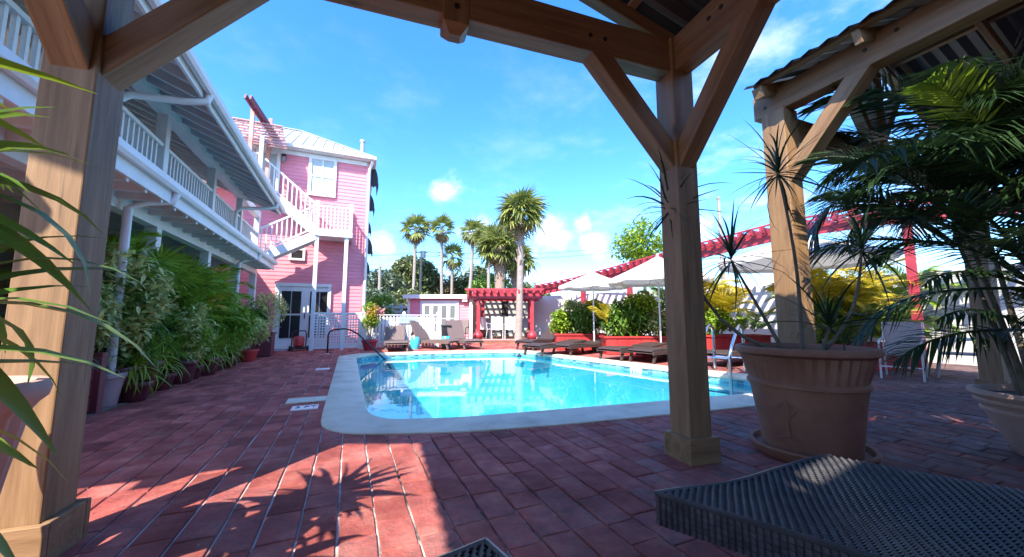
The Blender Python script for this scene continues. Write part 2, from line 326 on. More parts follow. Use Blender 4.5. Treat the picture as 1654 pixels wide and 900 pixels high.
# ------------------------------------------------------------- paving
def brick_mats():
    m, t, b = new_mat('worn_red_brick'); n = t.nodes.new; L = t.links.new
    g = n('ShaderNodeNewGeometry'); oi = n('ShaderNodeObjectInfo')
    def noise_(s, d=6, r=.6, off=0):
        q = n('ShaderNodeTexNoise'); q.inputs['Scale'].default_value = s; q.inputs['Detail'].default_value = d; q.inputs['Roughness'].default_value = r
        mp_ = n('ShaderNodeMapping'); mp_.inputs['Location'].default_value = (off, off*.7, 0); L(g.outputs['Position'], mp_.inputs[0]); L(mp_.outputs[0], q.inputs['Vector']); return q.outputs[0]
    def mm(op, a, bb, clamp=False):
        q = n('ShaderNodeMath'); q.operation = op; q.use_clamp = clamp
        for i, v in enumerate((a, bb)):
            if isinstance(v, (int, float)): q.inputs[i].default_value = v
            else: L(v, q.inputs[i])
        return q.outputs[0]
    rnd = mm('FRACT', mm('ADD', g.outputs['Random Per Island'], oi.outputs['Random']), 0)
    # worn paint by noise, plus a drift that paints in shade by the pavilion
    sp = n('ShaderNodeSeparateXYZ'); L(g.outputs['Position'], sp.inputs[0])
    wear_shade = mm('ADD', mm('MULTIPLY', sp.outputs[0], .085), mm('MULTIPLY', sp.outputs[1], -.085))
    wear_shade = mm('ADD', wear_shade, mm('MULTIPLY', noise_(.55, 4, .5, 3), 1.0))
    wear_shade = mm('ADD', wear_shade, mm('MULTIPLY', rnd, .42))
    wear_shade = mm('ADD', wear_shade, mm('MULTIPLY', noise_(12, 8, .78, 9), 1.05))
    mr = n('ShaderNodeMapRange'); L(wear_shade, mr.inputs[0]); mr.inputs[1].default_value = .95; mr.inputs[2].default_value = 1.65; mr.interpolation_type = 'SMOOTHSTEP'
    def ramp(f, cs):
        r_ = n('ShaderNodeValToRGB')
        while len(r_.color_ramp.elements) < len(cs): r_.color_ramp.elements.new(.5)
        for i, c in enumerate(cs): r_.color_ramp.elements[i].position = .25+.5*i/(len(cs)-1); r_.color_ramp.elements[i].color = (*c, 1)
        L(f, r_.inputs[0]); return r_.outputs[0]
    red = ramp(noise_(5, 7, .65, 1), [(.28, .058, .052), (.45, .115, .095), (.60, .235, .19)])
    grey = ramp(noise_(9, 7, .7, 5), [(.07, .042, .044), (.14, .088, .088), (.24, .17, .165)])
    mx = n('ShaderNodeMixRGB'); L(mr.outputs[0], mx.inputs[0]); L(red, mx.inputs[1]); L(grey, mx.inputs[2])
    hs = n('ShaderNodeHueSaturation'); L(mx.outputs[0], hs.inputs['Color'])
    m3 = n('ShaderNodeMapRange'); L(rnd, m3.inputs[0]); m3.inputs[3].default_value = .66; m3.inputs[4].default_value = 1.22; L(m3.outputs[0], hs.inputs['Value'])
    st = n('ShaderNodeMapRange'); L(noise_(1.6, 6, .65, 11), st.inputs[0]); st.inputs[1].default_value = .32; st.inputs[2].default_value = .6; st.inputs[3].default_value = .66; st.inputs[4].default_value = 1.06
    hs2 = n('ShaderNodeHueSaturation'); L(hs.outputs[0], hs2.inputs['Color']); L(st.outputs[0], hs2.inputs['Value'])
    L(hs2.outputs[0], b.inputs['Base Color']); b.inputs['Roughness'].default_value = .78; b.inputs['Specular IOR Level'].default_value = .22
    h = mm('ADD', mm('MULTIPLY', noise_(48, 7, .75, 2), 1.1), noise_(11, 5, .6, 4))
    bp = n('ShaderNodeBump'); bp.inputs['Strength'].default_value = .8; bp.inputs['Distance'].default_value = .016; L(h, bp.inputs['Height']); L(bp.outputs[0], b.inputs['Normal'])
    M['brick'] = m
    m, t, b = new_mat('brick_joint'); n = t.nodes.new; L = t.links.new
    g = n('ShaderNodeNewGeometry')
    f1 = noise_(.9, 5, .6, 2); sp = n('ShaderNodeSeparateXYZ'); L(g.outputs['Position'], sp.inputs[0])
    f = mm('SUBTRACT', f1, mm('MULTIPLY', sp.outputs[0], .07)); f = mm('ADD', f, mm('MULTIPLY', mm('SUBTRACT', noise_(5, 5, .65, 7), .3), .9))
    r_ = n('ShaderNodeValToRGB'); e = r_.color_ramp.elements; e[0].position = .52; e[0].color = (.05, .04, .042, 1); e[1].position = .72; e[1].color = (.55, .48, .44, 1)
    L(f, r_.inputs[0]); L(r_.outputs[0], b.inputs['Base Color']); b.inputs['Roughness'].default_value = .9
    M['joint'] = m
brick_mats()
PAV = struct('brick_paving', sheet_with_hole(-3.6, -2.6, 12.5, 15.5, HOLE, .004), 'joint')
BW, BL, JT = .168, .27, .010
brv = []
for k in range(7):
    rr = random.Random(k); a, b_ = BW-JT, BL-.006; h = .011
    j = lambda s: s+rr.uniform(-.0035, .0035)
    mb = MB(); t_ = .004
    outer = [(0+j(0), 0+j(0)), (a+j(0), j(0)), (a+j(0), b_/2+j(0)), (a+j(0), b_+j(0)), (j(0), b_+j(0)), (j(0), b_/2+j(0))]
    cx_, cy_ = a/2, b_/2
    innr = [(x+(cx_-x)/abs(cx_-x)*t_ if abs(cx_-x) > .01 else x, y+(cy_-y)/abs(cy_-y)*t_ if abs(cy_-y) > .01 else y) for x, y in outer]
    vs = [(x, y, -.003) for x, y in outer] + [(x, y, h-.005) for x, y in outer] + [(x, y, h+rr.uniform(-.0015, .0015)) for x, y in innr]
    fs = [(i, (i+1) % 6, 6+(i+1) % 6, 6+i) for i in range(6)] + [(6+i, 6+(i+1) % 6, 12+(i+1) % 6, 12+i) for i in range(6)] + [(12, 13, 14, 17), (17, 14, 15, 16)]
    mb.add(vs, fs); brv.append(mb)
SHR = [a*.75+b*.25 for a, b in zip(OUT, IN)]
cells = []
rb = random.Random(3)
nx0, nx1 = -21, 74
for i in range(nx0, nx1):
    x = i*BW; y = -3 + rb.uniform(0, BL); ln = 1.0
    for j_ in range(110):
        y += ln*BL; ln = rb.choice((.62, .8, 1.0, 1.0, 1.0, 1.25, 1.6)) if rb.random() < .45 else 1.0
        if x < -3.5 or x > 12.3 or y < -2.5 or y > 15.1: continue
        ctr = (x+BW/2, y+BL*ln/2)
        if inside(ctr[0], ctr[1], SHR): continue
        cells.append((x, y, ctr, ln))
fwd = V((math.sin(HEAD), math.cos(HEAD), 0)); rgt = V((math.cos(HEAD), -math.sin(HEAD), 0))
def shown(c):
    d = c[0]*fwd.x + c[1]*fwd.y; l = c[0]*rgt.x + c[1]*rgt.y
    return d > 1.35 and abs(l) < d*1.36
vis = sorted([c for c in cells if shown(c[2])], key=lambda c: c[2][0]**2+c[2][1]**2)
indiv = set(id(c) for c in vis[:300])
bmeshes = []
for mb in brv:
    me = mb.mesh('brick'); setmat(me, 'brick'); bmeshes.append(me)
far = MB()
for c in cells:
    k = rb.randrange(7); dz = rb.uniform(-.002, .002)
    if id(c) in indiv:
        place('brick', bmeshes[k], PAV, Matrix.Translation((c[0], c[1], .004+dz)) @ Matrix.Diagonal((1, (c[3]*BL-.006)/(BL-.006), 1, 1)))
    else:
        sy_ = (c[3]*BL-.006)/(BL-.006); far.add([(c[0]+p[0], c[1]+p[1]*sy_, p[2]+.004+dz) for p in brv[k].v], brv[k].f)
part('brick_course', far, 'brick', PAV, kind='stuff')
# ------------------------------------------------------------- pool
n = len(IN)
prof = [(1.0, .0), (1.0, .026), (.97, .034), (.5, .036), (.08, .034), (.0, .022), (-.03, .0), (.0, -.03), (.12, -.035)]
mb = MB(); rows = []
for i in range(n+1):
    a, b = IN[i % n], OUT[i % n]
    rows.append([(a.x+(b.x-a.x)*t, a.y+(b.y-a.y)*t, z) for t, z in prof])
mb.grid(rows); cop = struct('pool_coping', mb, 'cement', True)
mb = MB()
WALL = [a*.93+b*.07 for a, b in zip(IN, OUT)]
rows = [[(p.x, p.y, z) for z in (-.03, -.4, -1.15)] for p in WALL+WALL[:1]]
mb.grid([r[::-1] for r in rows]); mb.add([(p.x, p.y, -1.15) for p in WALL], [tuple(range(n))])
basin = struct('pool_basin', mb, 'basin')
tl = MB(); wl = MB(); acc = 0
per = []
DW = []
for i in range(n):
    a, b = WALL[i], WALL[(i+1) % n]; L_ = (b-a).length; k = max(1, round(L_/.11)); d = (b-a)/L_; nrm = V((d.y, -d.x))
    if inside(*(a+ (b-a)*.5 + nrm*.05), WALL) is False: nrm = -nrm
    for j in range(k):
        c = a+(b-a)*((j+.5)/k)
        for z in (-.055, -.105):
            tl.box((c.x+nrm.x*.004, c.y+nrm.y*.004, z-.005), (L_/k-.012, .012, .044), math.atan2(d.y, d.x))
part('waterline_tile', tl, 'tile', basin, kind='stuff')
def water_mat():
    m, t, b = new_mat('pool_water'); n_ = t.nodes.new; L = t.links.new; t.nodes.remove(b)
    tr = n_('ShaderNodeBsdfTransparent'); tr.inputs[0].default_value = (.50, .86, .93, 1)
    gl = n_('ShaderNodeBsdfGlossy'); gl.inputs['Roughness'].default_value = .015; gl.inputs['Color'].default_value = (1, 1, 1, 1)
    fr = n_('ShaderNodeFresnel'); fr.inputs['IOR'].default_value = 1.33
    g = n_('ShaderNodeNewGeometry'); nz = n_('ShaderNodeTexNoise'); nz.inputs['Scale'].default_value = 2.6; nz.inputs['Detail'].default_value = 3; nz.inputs['Distortion'].default_value = .4
    L(g.outputs['Position'], nz.inputs['Vector']); bp = n_('ShaderNodeBump'); bp.inputs['Strength'].default_value = .07; bp.inputs['Distance'].default_value = .02
    L(nz.outputs[0], bp.inputs['Height']); L(bp.outputs[0], gl.inputs['Normal']); L(bp.outputs[0], fr.inputs['Normal'])
    ms = n_('ShaderNodeMixShader'); L(fr.outputs[0], ms.inputs[0]); L(tr.outputs[0], ms.inputs[1]); L(gl.outputs[0], ms.inputs[2]); L(ms.outputs[0], t.nodes['Material Output'].inputs[0])
    M['water'] = m
water_mat()
struct('water', MB().add([(p.x, p.y, -.1) for p in WALL], [tuple(range(n))]), 'water')
for k in range(4):
    part('step', MB().prism([(.17, 10.1-.0), (.5+.28*(4-k), 10.1), (.5+.28*(4-k), 11.05), (.17, 11.05)], -1.14 if k == 0 else -1.14+.22*k, -1.14+.22*(k+1)), 'basin', basin)
# planting strip by the gallery
mb = MB(); rs = random.Random(5); pts = [(-2.05, 12.6), (-2.2, 11), (-2.3, 9.5), (-2.42, 8), (-2.36, 7), (-2.3, 6), (-2.35, 5.2), (-2.4, 4.4)]
mb.add([(x, y, .02) for x, y in pts] + [(-5, 4.4, .02), (-5, 12.6, .02)], [tuple(range(len(pts)+2))[::-1]])
struct('planting_bed', mb, 'gravel')
lit = MB()
for k in range(700):
    y = rs.uniform(4.6, 12); x = -2.3+rs.uniform(-.35, .16); a = rs.uniform(0, 6.3); s = rs.uniform(.012, .03)
    lit.add([(x, y, .026), (x+s*math.cos(a), y+s*math.sin(a), .03), (x+s*1.6*math.cos(a+.5), y+s*1.6*math.sin(a+.5), .027)], [(0, 1, 2)])
for k in range(150):
    y = rs.uniform(1.6, 9); x = -2.3+abs(rs.gauss(0, 1.1)); a = rs.uniform(0, 6.3); s = rs.uniform(.008, .022)
    if not inside(x, y, OUT): lit.add([(x, y, .019), (x+s*math.cos(a), y+s*math.sin(a), .024), (x+s*2*math.cos(a+.5), y+s*2*math.sin(a+.5), .02)], [(0, 1, 2)])
o = part('leaf_litter', lit, 'gravel', None, kind='stuff'); tag(o, 'dry brown leaf litter along the edge of the planting bed', 'leaf litter')
# depth markers
def text_mesh(txt, size, ext=.002):
    cu = bpy.data.curves.new('lettering', 'FONT'); cu.body = txt; cu.size = size; cu.extrude = ext; cu.align_x = 'CENTER'; cu.align_y = 'CENTER'
    ob = bpy.data.objects.new('lettering', cu); COL.objects.link(ob); dg = bpy.context.evaluated_depsgraph_get()
    me = bpy.data.meshes.new_from_object(ob.evaluated_get(dg)); bpy.data.objects.remove(ob); return me
t_ = thing('depth_marker', 'small square white tile with dark depth lettering beside the left pool coping', 'depth marker', (-.40, 4.78, .018))
part('tile', MB().box((-.40, 4.78, .02), (.26, .20, .012)), 'tilew', t_)
for ch, dx in (('3', -.07), ('F', .015), ('T', .085)): place('letter', text_mesh(ch, .12), t_, Matrix.Translation((dx, 0, .0095)), m='ink')
t_ = thing('patch_marker', 'long pale blank marker slab set in the brick paving behind the lettered depth tile', 'marker slab', (-.42, 5.2, .018))
part('slab', MB().box((-.42, 5.22, .019), (.42, .28, .012)), 'cement', t_)
t_ = thing('far_marker', 'small pale blank marker tile near the far left corner of the pool', 'marker tile', (-.42, 8.2, .018))
part('slab', MB().box((-.42, 8.2, .019), (.24, .22, .012)), 'tilew', t_)
t_ = thing('depth_plate', 'white depth plate between blue tiles on the right wall of the pool', 'depth plate', (5.51, 6.2, -.08), rz=0)
dd = V((5.44-5.69, 6.63-5.51)).normalized(); an = math.atan2(dd.y, dd.x)
part('plate', MB().box((5.525, 6.2, -.08), (.26, .03, .10), an), 'tilew', t_)
for ch, dx in (('5', -.06), ('F', .015), ('T', .07)):
    place('letter', text_mesh(ch, .085), t_, Matrix.Translation((-.005, -.006, 0)) @ Matrix.Rotation(an+math.pi, 4, 'Z') @ Matrix.Rotation(R(90), 4, 'X') @ Matrix.Translation((dx, 0, .014)), m='ink')
# ------------------------------------------------------------- pool rails
t_ = thing('pool_handrail', 'dark curved metal handrail entering the far left corner of the pool', 'handrail', (-.5, 11.5, .012))
P_ = [(-.5, 11.5, .0), (-.5, 11.5, .52), (-.47, 11.48, .62), (-.38, 11.43, .68), (-.1, 11.3, .71), (.05, 11.22, .68), (.25, 11.1, .57), (.95, 10.7, -.12), (1.1, 10.6, -.35)]
part('rail', MB().tube(P_, .022, 10), 'darkmetal', t_, True)
part('base_flange', MB().lathe([(.05, 0), (.05, .015), (.03, .03), (.022, .032)], 16, (-.5, 11.5, .012)), 'chrome', t_, True)
t_ = thing('pool_ladder', 'chrome pool ladder with two hooped rails at the right edge of the pool', 'ladder', (6.2, 4.8, .036))
ex = V((.93, .30, 0)); ey = V((-.30, .93, 0))
for s in (-.26, .26):
    o0 = V((5.86, 4.62, 0)) + ey*s
    pr = [(-.02, -.9), (-.02, .25), (.0, .38), (.10, .52), (.45, .82), (.56, .865), (.66, .83), (.71, .72), (.72, .55), (.72, 0.02)]
    part('rail', MB().tube([o0+ex*a+V((0, 0, z)) for a, z in pr], .026, 10), 'chrome', t_, True)
for z in (-.25, -.55):
    part('tread', MB().bar(V((5.84, 4.61, z))-ey*.26, V((5.84, 4.61, z))+ey*.26, .08, .025), 'chrome', t_)
for a_, z in ((.25, .32), (.55, .28)):
    part('cross_bar', MB().tube([V((5.86, 4.62, z))+ex*a_*0+ex*.72*(1 if a_ > .3 else 0)-ey*.26, V((5.86, 4.62, z))+ex*.72*(1 if a_ > .3 else 0)+ey*.26], .012, 8), 'chrome', t_, True)
o = tag(part('pool_skimmer_float', MB().lathe([(.02, 0), (.07, .01), (.08, .03), (.05, .05), (.03, .09), (.01, .09)], 16, (4.55, 9.9, -.11)), 'black', None, True), 'small black float on the water by the far right pool corner', 'float')

# ============================================================= timber pavilions
def sheet_roof(root, f, u0, u1, ur, v0, v1, z_e, z_r, side, hole=None, gap=None):
    """one slope of ribbed sheet from eave (u0) to ridge (ur); f maps (u,v,z)"""
    nseg = int((v1-v0)/.035); n2 = 2
    rows = []
    for i in range(nseg+1):
        v = v0 + (v1-v0)*i/nseg; dz = .012*math.cos(i*math.pi*2/4)
        rows.append([f(u0+(ur-u0)*t, v, z_e+(z_r-z_e)*t+dz) for t in (0, .2, .4, .6, .8, 1)])
    mb = MB(); mb.grid(rows)
    if hole:
        mb.f = [q for q in mb.f if not hole(sum((V(mb.v[i]) for i in q), V())/4)]
    o = part('roof_sheet', mb, 'sheet', root)
    sm = o.modifiers.new('thickness', 'SOLIDIFY'); sm.thickness = .004
    return o
def pavilion(label, c0, ang, LU, LV, ps, zb, bh, pitch, king_u, over_e, on_top, holes=None, skip=()):
    uu = V((math.cos(ang), math.sin(ang), 0)); vv = V((-math.sin(ang), math.cos(ang), 0)); c0 = V((c0[0], c0[1], 0))
    F_ = lambda u, v, z: c0 + uu*u + vv*v + V((0, 0, z))
    t = thing('timber_pavilion', label, 'pavilion', F_(LU/2, -LV/2, 0), 'timber pavilions beside the pool')
    bw = ps*.74
    top = zb if on_top else zb+bh
    for iu, iv in ((0, 0), (1, 0), (0, 1), (1, 1)):
        u, v = iu*LU, -iv*LV
        beam('post', F_(u, v, .01), F_(u, v, top), ps, ps, 'timber', t, up=vv)
        pl = MB(); hw = ps/2+.034
        for a, b, cx2, cy2 in ((2*hw, .03, 0, -hw+.015), (2*hw, .03, 0, hw-.015), (.03, 2*hw-.062, -hw+.015, 0), (.03, 2*hw-.062, hw-.015, 0)):
            q = F_(u+cx2, v+cy2, .095); pl.box(q, (a, b, .17), ang)
        part('plinth', pl, 'timber', t, bevel=.004)
    bu = ps/2 if not on_top else -.2
    zc = zb+bh/2
    for iv in (0, 1):                                     # tie beams
        beam('tie_beam', F_(ps/2, -iv*LV, zc if not on_top else zb-bh*.72), F_(LU-ps/2, -iv*LV, zc if not on_top else zb-bh*.72), bw, bh, 'timber', t)
    for iu in (0, 1):                                     # side beams
        beam('side_beam', F_(iu*LU, -bu, zc), F_(iu*LU, -LV+bu, zc), bw, bh, 'timber', t)
    tz = zc if not on_top else zb-bh*.72
    def br(u1, v1, z1, u2, v2, z2): beam('brace', F_(u1, v1, z1), F_(u2, v2, z2), bw*.98, .135, 'timber', t, ext=(.06, .08))
    bl = .70
    for iv in (0, 1):
        v = -iv*LV
        if not on_top:
            br(ps/2-.02, v, zb-bl+.02, bl, v, zb+.02); br(LU-ps/2+.02, v, zb-bl+.02, LU-bl, v, zb+.02)
    for iu in (0, 1):
        u = iu*LU
        br(u, -ps/2+.02, zb-bl+.02, u, -bl, zb+.02); br(u, -LV+ps/2-.02, zb-bl+.02, u, -LV+bl, zb+.02)
    tp = math.tan(pitch); ze = zb+bh; zr = ze+LU/2*tp
    for iv in (0, 1):                                     # king post truss at each gable
        v = -iv*LV
        kp = beam('king_post', F_(king_u, v, tz-bh/2-.045), F_(king_u, v, zr-.1), bw*1.18, bw*1.06, 'timber', t, up=vv)
        mb = MB(); s0 = bw*.56
        q0 = F_(king_u, v, tz-bh/2-.045)
        vs = [q0+uu*(a*s0)+vv*(b*s0) for a, b in ((-1, -1), (1, -1), (1, 1), (-1, 1))]; vs += [p*1 + (q0-p)*.55 - V((0, 0, .055)) for p in vs]
        mb.add(vs, [(4, 7, 6, 5), (0, 4, 5, 1), (1, 5, 6, 2), (2, 6, 7, 3), (3, 7, 4, 0)]); part('pendant', mb, 'timber', t)
        for sg in (-1, 1):
            if on_top: beam('strut', F_(king_u+sg*.05, v, tz+bh*.6), F_(king_u+sg*.62, v, zr-.62*tp-.06), bw*.7, .09, 'timber', t)
    nr = 8
    for k in range(nr):                                   # rafters
        v = -LV*k/(nr-1) + (.0 if k else 0)
        for iu in (0, 1):
            e = -over_e if iu == 0 else LU+over_e
            beam('rafter', F_(e, v, ze-over_e*tp+.02), F_(LU/2, v, zr+.02), .055 if 0 < k < nr-1 else bw*.62, .11, 'timber', t)
    for iu in (0, 1):                                     # purlins
        for k in range(4):
            uq = (-over_e+.05) + (LU/2+over_e-.1)*k/3.2; z = ze+uq*tp+.095
            uq = uq if iu == 0 else LU-uq
            beam('purlin', F_(uq, .05, z), F_(uq, -LV-.05, z), .07, .035, 'timber', t)
    ov = .10
    for iu in (0, 1):
        e = -over_e-.06 if iu == 0 else LU+over_e+.06
        sheet_roof(t, F_, e, None, LU/2, -LV-ov, ov, ze-(over_e+.06)*tp+.13, zr+.13, iu, hole=(lambda q, h=holes: any((q-V(c)).xy.length < r for c, r in h)) if holes else None)
    part('ridge_cap', MB().bar(F_(LU/2, ov, zr+.15), F_(LU/2, -LV-ov, zr+.15), .22, .02), 'sheet', t)
    # bolts on the faces one sees
    def bolt(p, nrm):
        p = V(p); nrm = V(nrm); part('bolt', MB().tube([p-nrm*.01, p+nrm*.006], .016, 10), 'bolt', t)
    hw = bw/2
    for u in (.28+bl*.55, .40+bl*.55): 
        if not on_top:
            bolt(F_(u, -hw, zb+.12), -vv); bolt(F_(LU-u, -hw, zb+.12), -vv)
    if not on_top:
        bolt(F_(king_u, -hw*1.18, zb+.06), -vv); bolt(F_(king_u, -hw*1.18, zb+bh*.85), -vv)
        bolt(F_(LU-ps/2, 0.0, zb+.16), -uu); bolt(F_(LU, -ps/2, zb+.17), -vv)
        for d in (.42, .52, .9): bolt(F_(LU-hw, -d, zb+.16), -uu)
    else:
        for d, z in ((-.08, .09), (-.08, .21), (bl+.05, .14), (bl+.25, .17)): bolt(F_(-hw, -d, zb+z), -uu)
    return t
pavilion('near timber pavilion whose corner posts frame the photo on the left and in the middle', (-1.19, 2.32), R(-5.0), 3.48, 5.6, .19, 2.88, .27, R(17), 1.74, .24, False,
         holes=[((-.46, -1.25, 0), .10)])  # unseen roof gap, added to throw a sun patch on the rattan lounger
pavilion('right hand timber pavilion standing behind the big terracotta pot', (3.93, 2.2), R(-1.5), 4.1, 5.6, .215, 3.07, .25, R(22), 1.75, .3, True)

t = thing('sky_blocker', 'unseen dark timber building added behind the pavilions to block sky light', 'building', (4, -4.1, 0))  # added out of view to hold back sky light from behind
part('wall', MB().box((4, -4.1, 1.7), (20, .3, 3.4)), 'maroonwood', t)
for k in range(14): part('wall_post', MB().box((-5.6+k*1.48, -3.92, 1.7), (.12, .06, 3.38)), 'timber', t)
part('roof', MB().bar((4, -5.6, 3.9), (4, -3.75, 3.35), 20.4, .06), 'sheet', t)
# ============================================================= white gallery building on the left
XR, XF, XE = -2.60, -2.07, -1.75       # railing plane, gutter edge of the deck, roof eave
Y0, Y1 = 1.4, 12.9
g = thing('gallery_building', 'long white two storey building with open railed gallery on the left', 'building', (-4.5, 7, 0))
part('wall', MB().box((-4.55, (2.0+13.2)/2, 2.15), (1.2, 13.2-2.0, 4.25)), 'greyboard', g)
for k in range(30):                                     # boards of the wall behind the gallery
    z = .1+k*.142
    if z > 4.2: break
    part('wall_board', MB().add([(-3.95, 2.0, z), (-3.95, 13.2, z), (-3.95, 13.2, z+.14), (-3.95, 2.0, z+.14), (-3.925, 2.0, z), (-3.925, 13.2, z), (-3.94, 13.2, z+.14), (-3.94, 2.0, z+.14)],
         [(4, 5, 6, 7), (0, 1, 5, 4), (7, 6, 2, 3)]), 'greyboard', g)
part('deck', MB().box(((-3.92+XF-.07)/2, (Y0+Y1)/2, 2.54), (XF-.07+3.92, Y1-Y0, .09)), 'white_old', g)
part('fascia', MB().box((XF-.05, (Y0+Y1)/2, 2.53), (.04, Y1-Y0+.02, .22)), 'white', g, bevel=.004)
gu = MB(); pr = [(-.028, .05), (-.028, -.02), (.0, -.05), (.05, -.055), (.075, -.02), (.075, .05), (.06, .05), (.06, -.012), (.045, -.038), (.005, -.038), (-.014, -.015), (-.014, .05)]
def gutter(x, z, a, b, par):
    m_ = MB(); m_.grid([[V((x+p, y, z+q)) for p, q in pr[::-1]] for y in (a, b)])
    m_.add([(x+p, a, z+q) for p, q in pr[2:8]], [(0, 1, 2, 3, 4, 5)]); m_.add([(x+p, b, z+q) for p, q in pr[2:8]], [(5, 4, 3, 2, 1, 0)])
    return part('gutter', m_, 'white', par)
gutter(XF-.02, 2.62, Y0, Y1, g)
for k in range(32):                                     # joists under the deck
    y = Y0+.1+k*.38
    if y < Y1: part('joist', MB().box((-3.0, y, 2.44), (1.75, .05, .11)), 'white_old', g)
part('edge_beam', MB().box((XR, (Y0+Y1)/2, 2.38), (.14, Y1-Y0, .2)), 'white', g)
cols = [2.6, 4.72, 6.78, 8.9, 10.95, 12.85]
for y in cols:
    part('column', MB().box((XR, y, 3.28), (.13, .13, 1.36)), 'white', g, bevel=.006)
    if y > 4: part('lower_column', MB().box((XR, y, 1.15), (.15, .15, 2.28)), 'white', g, bevel=.006)
part('roof_beam', MB().box((XR, (Y0+Y1)/2, 4.04), (.15, Y1-Y0, .18)), 'white', g)
bal = MB().box((0, 0, 0), (.036, .036, .80)).mesh('baluster'); setmat(bal, 'white')
for a, b in zip(cols[:-1], cols[1:]):
    part('top_rail', MB().box((XR, (a+b)/2, 3.485), (.085, b-a-.134, .05)), 'white', g)
    part('bottom_rail', MB().box((XR, (a+b)/2, 2.665), (.05, b-a-.134, .04)), 'white', g)
    m_ = max(1, round((b-a-.13)/.118))
    for k in range(1, m_):
        place('baluster', bal, g, Matrix.Translation(V((XR, a+.065+(b-a-.13)*k/m_, 3.07))-g.location))
# roof: eave at z 3.75, rising to the ridge
def rz_(x): return 3.75+(XE-x)*.42
rf = MB()
RX = [XE-.02, -5.2]
rf.add([(RX[0], .45, rz_(RX[0])+.13), (RX[1], .45, rz_(RX[1])+.13), (RX[1], 11.25, rz_(RX[1])+.13), (RX[0], 11.25, rz_(RX[0])+.13),
        (RX[0], .45, rz_(RX[0])+.10), (RX[1], .45, rz_(RX[1])+.10), (RX[1], 11.25, rz_(RX[1])+.10), (RX[0], 11.25, rz_(RX[0])+.10)],
       [(3, 2, 1, 0), (4, 5, 6, 7), (0, 1, 5, 4), (2, 3, 7, 6), (3, 0, 4, 7), (1, 2, 6, 5)])
rf.add([(-5.2, .45, rz_(-5.2)+.13), (-8.6, .45, 3.8), (-8.6, 11.25, 3.8), (-5.2, 11.25, rz_(-5.2)+.13)], [(0, 3, 2, 1)])
roof = part('roof', rf, 'roofmetal', g)
part('eave_board', MB().box((XE-.035, 5.86, 3.785), (.03, 10.8, .15)), 'white', g)
gutter(XE+.01, 3.83, .45, 11.3, g)
for k in range(30):
    y = .5+k*.37
    if y < 11.2: part('rafter', MB().bar((XE-.06, y, rz_(XE-.06)+.035), (-4.3, y, rz_(-4.3)+.035), .055, .12), 'white_old', g)
part('roof_end_board', MB().bar((XE-.03, 11.27, rz_(XE)+.05), (-5.2, 11.27, rz_(-5.2)+.05), .03, .16), 'white', g)
for ye in (5.55, 10.4):                                 # downpipes with their elbows
    part('downpipe', MB().tube([(XE+.03, ye, 3.78), (XE+.02, ye-.02, 3.68), (-1.95, ye-.05, 3.62), (-2.40, ye-.12, 3.55), (XR+.10, ye-.14, 3.45), (XR+.10, ye-.14, 2.7)], .042, 10), 'white', g, True)
    part('downpipe', MB().tube([(XF+.0, ye+.35, 2.56), (XF-.02, ye+.33, 2.46), (-2.3, ye+.25, 2.4), (-2.45, ye+.2, 2.3), (-2.45, ye+.2, .05)], .045, 10), 'white', g, True)
lou = MB().box((0, 0, 0), (.02, .86, .07), mtx=Matrix.Rotation(R(28), 3, 'Y')).mesh('louver_slat'); setmat(lou, 'white')
for yd in (5.6, 8.1, 10.2):                             # louvred ground floor shutters
    d_ = part('shutter_door', MB().box((-3.91, yd, 1.02), (.05, 1.0, 2.0)), 'white_old', g)
    fr = MB()
    for c, s in (((-3.87, yd-.47, 1.02), (.04, .08, 2.04)), ((-3.87, yd+.47, 1.02), (.04, .08, 2.04)), ((-3.87, yd, 2.0), (.04, .86, .09)), ((-3.87, yd, .06), (.04, .86, .1))): fr.box(c, s)
    part('frame', fr, 'white', d_)
    for k in range(17): place('louver_slat', lou, d_, Matrix.Translation(V((-3.865, yd, .2+k*.107))-g.location))
for yd in (6.0, 9.6):                                   # upper windows behind the railing
    d_ = part('window', MB().box((-3.915, yd, 3.4), (.04, .8, 1.15)), 'greyglass', g)
    fr = MB()
    for c, s in (((-3.88, yd-.43, 3.4), (.05, .09, 1.3)), ((-3.88, yd+.43, 3.4), (.05, .09, 1.3)), ((-3.88, yd, 4.0), (.05, .77, .09)), ((-3.88, yd, 2.8), (.06, .77, .09)), ((-3.885, yd, 3.4), (.03, .77, .05))): fr.box(c, s)
    part('frame', fr, 'white', d_)

# ============================================================= pink house
YW = 13.9; XC = .44
h = thing('pink_house', 'tall pink clapboard house with grey metal hip roof behind the pool', 'house', (-2, 15, 0))
core = MB().box(((-6+XC-.02)/2, YW+2.52, 3.3), (6+XC-.02, 5.0, 6.6)); part('wall', core, 'pink', h)
bd = []
zs = [.12+.125*k for k in range(52)]
for z in zs:
    if z+.125 > 6.62: break
    part('clapboard', MB().add([(-6, YW+.02, z), (XC-.08, YW+.02, z), (XC-.08, YW+.02, z+.125), (-6, YW+.02, z+.125), (-6, YW-.010, z), (XC-.08, YW-.010, z), (XC-.08, YW+.004, z+.125), (-6, YW+.004, z+.125)],
       [(5, 4, 7, 6), (4, 5, 1, 0), (7, 3, 2, 6), (6, 2, 1, 5)]), 'pink', h)
part('corner_board', MB().box((XC-.035, YW-.01, 3.3), (.09, .07, 6.55)), 'pink', h)
part('base_board', MB().box((-2.8, YW-.03, .06), (6.4, .06, .13)), 'white', h)
part('frieze_board', MB().box(((-6+XC)/2, YW-.03, 6.5), (6+XC-.1, .03, .14)), 'white', h)
EO, EZ = .24, 6.62
rx0, rx1, ry0, ry1 = -6.2, XC+EO, YW-EO, YW+5+EO
part('eave', MB().box(((rx0+rx1)/2, (ry0+ry1)/2, EZ+.02), (rx1-rx0, ry1-ry0, .1)), 'white', h)
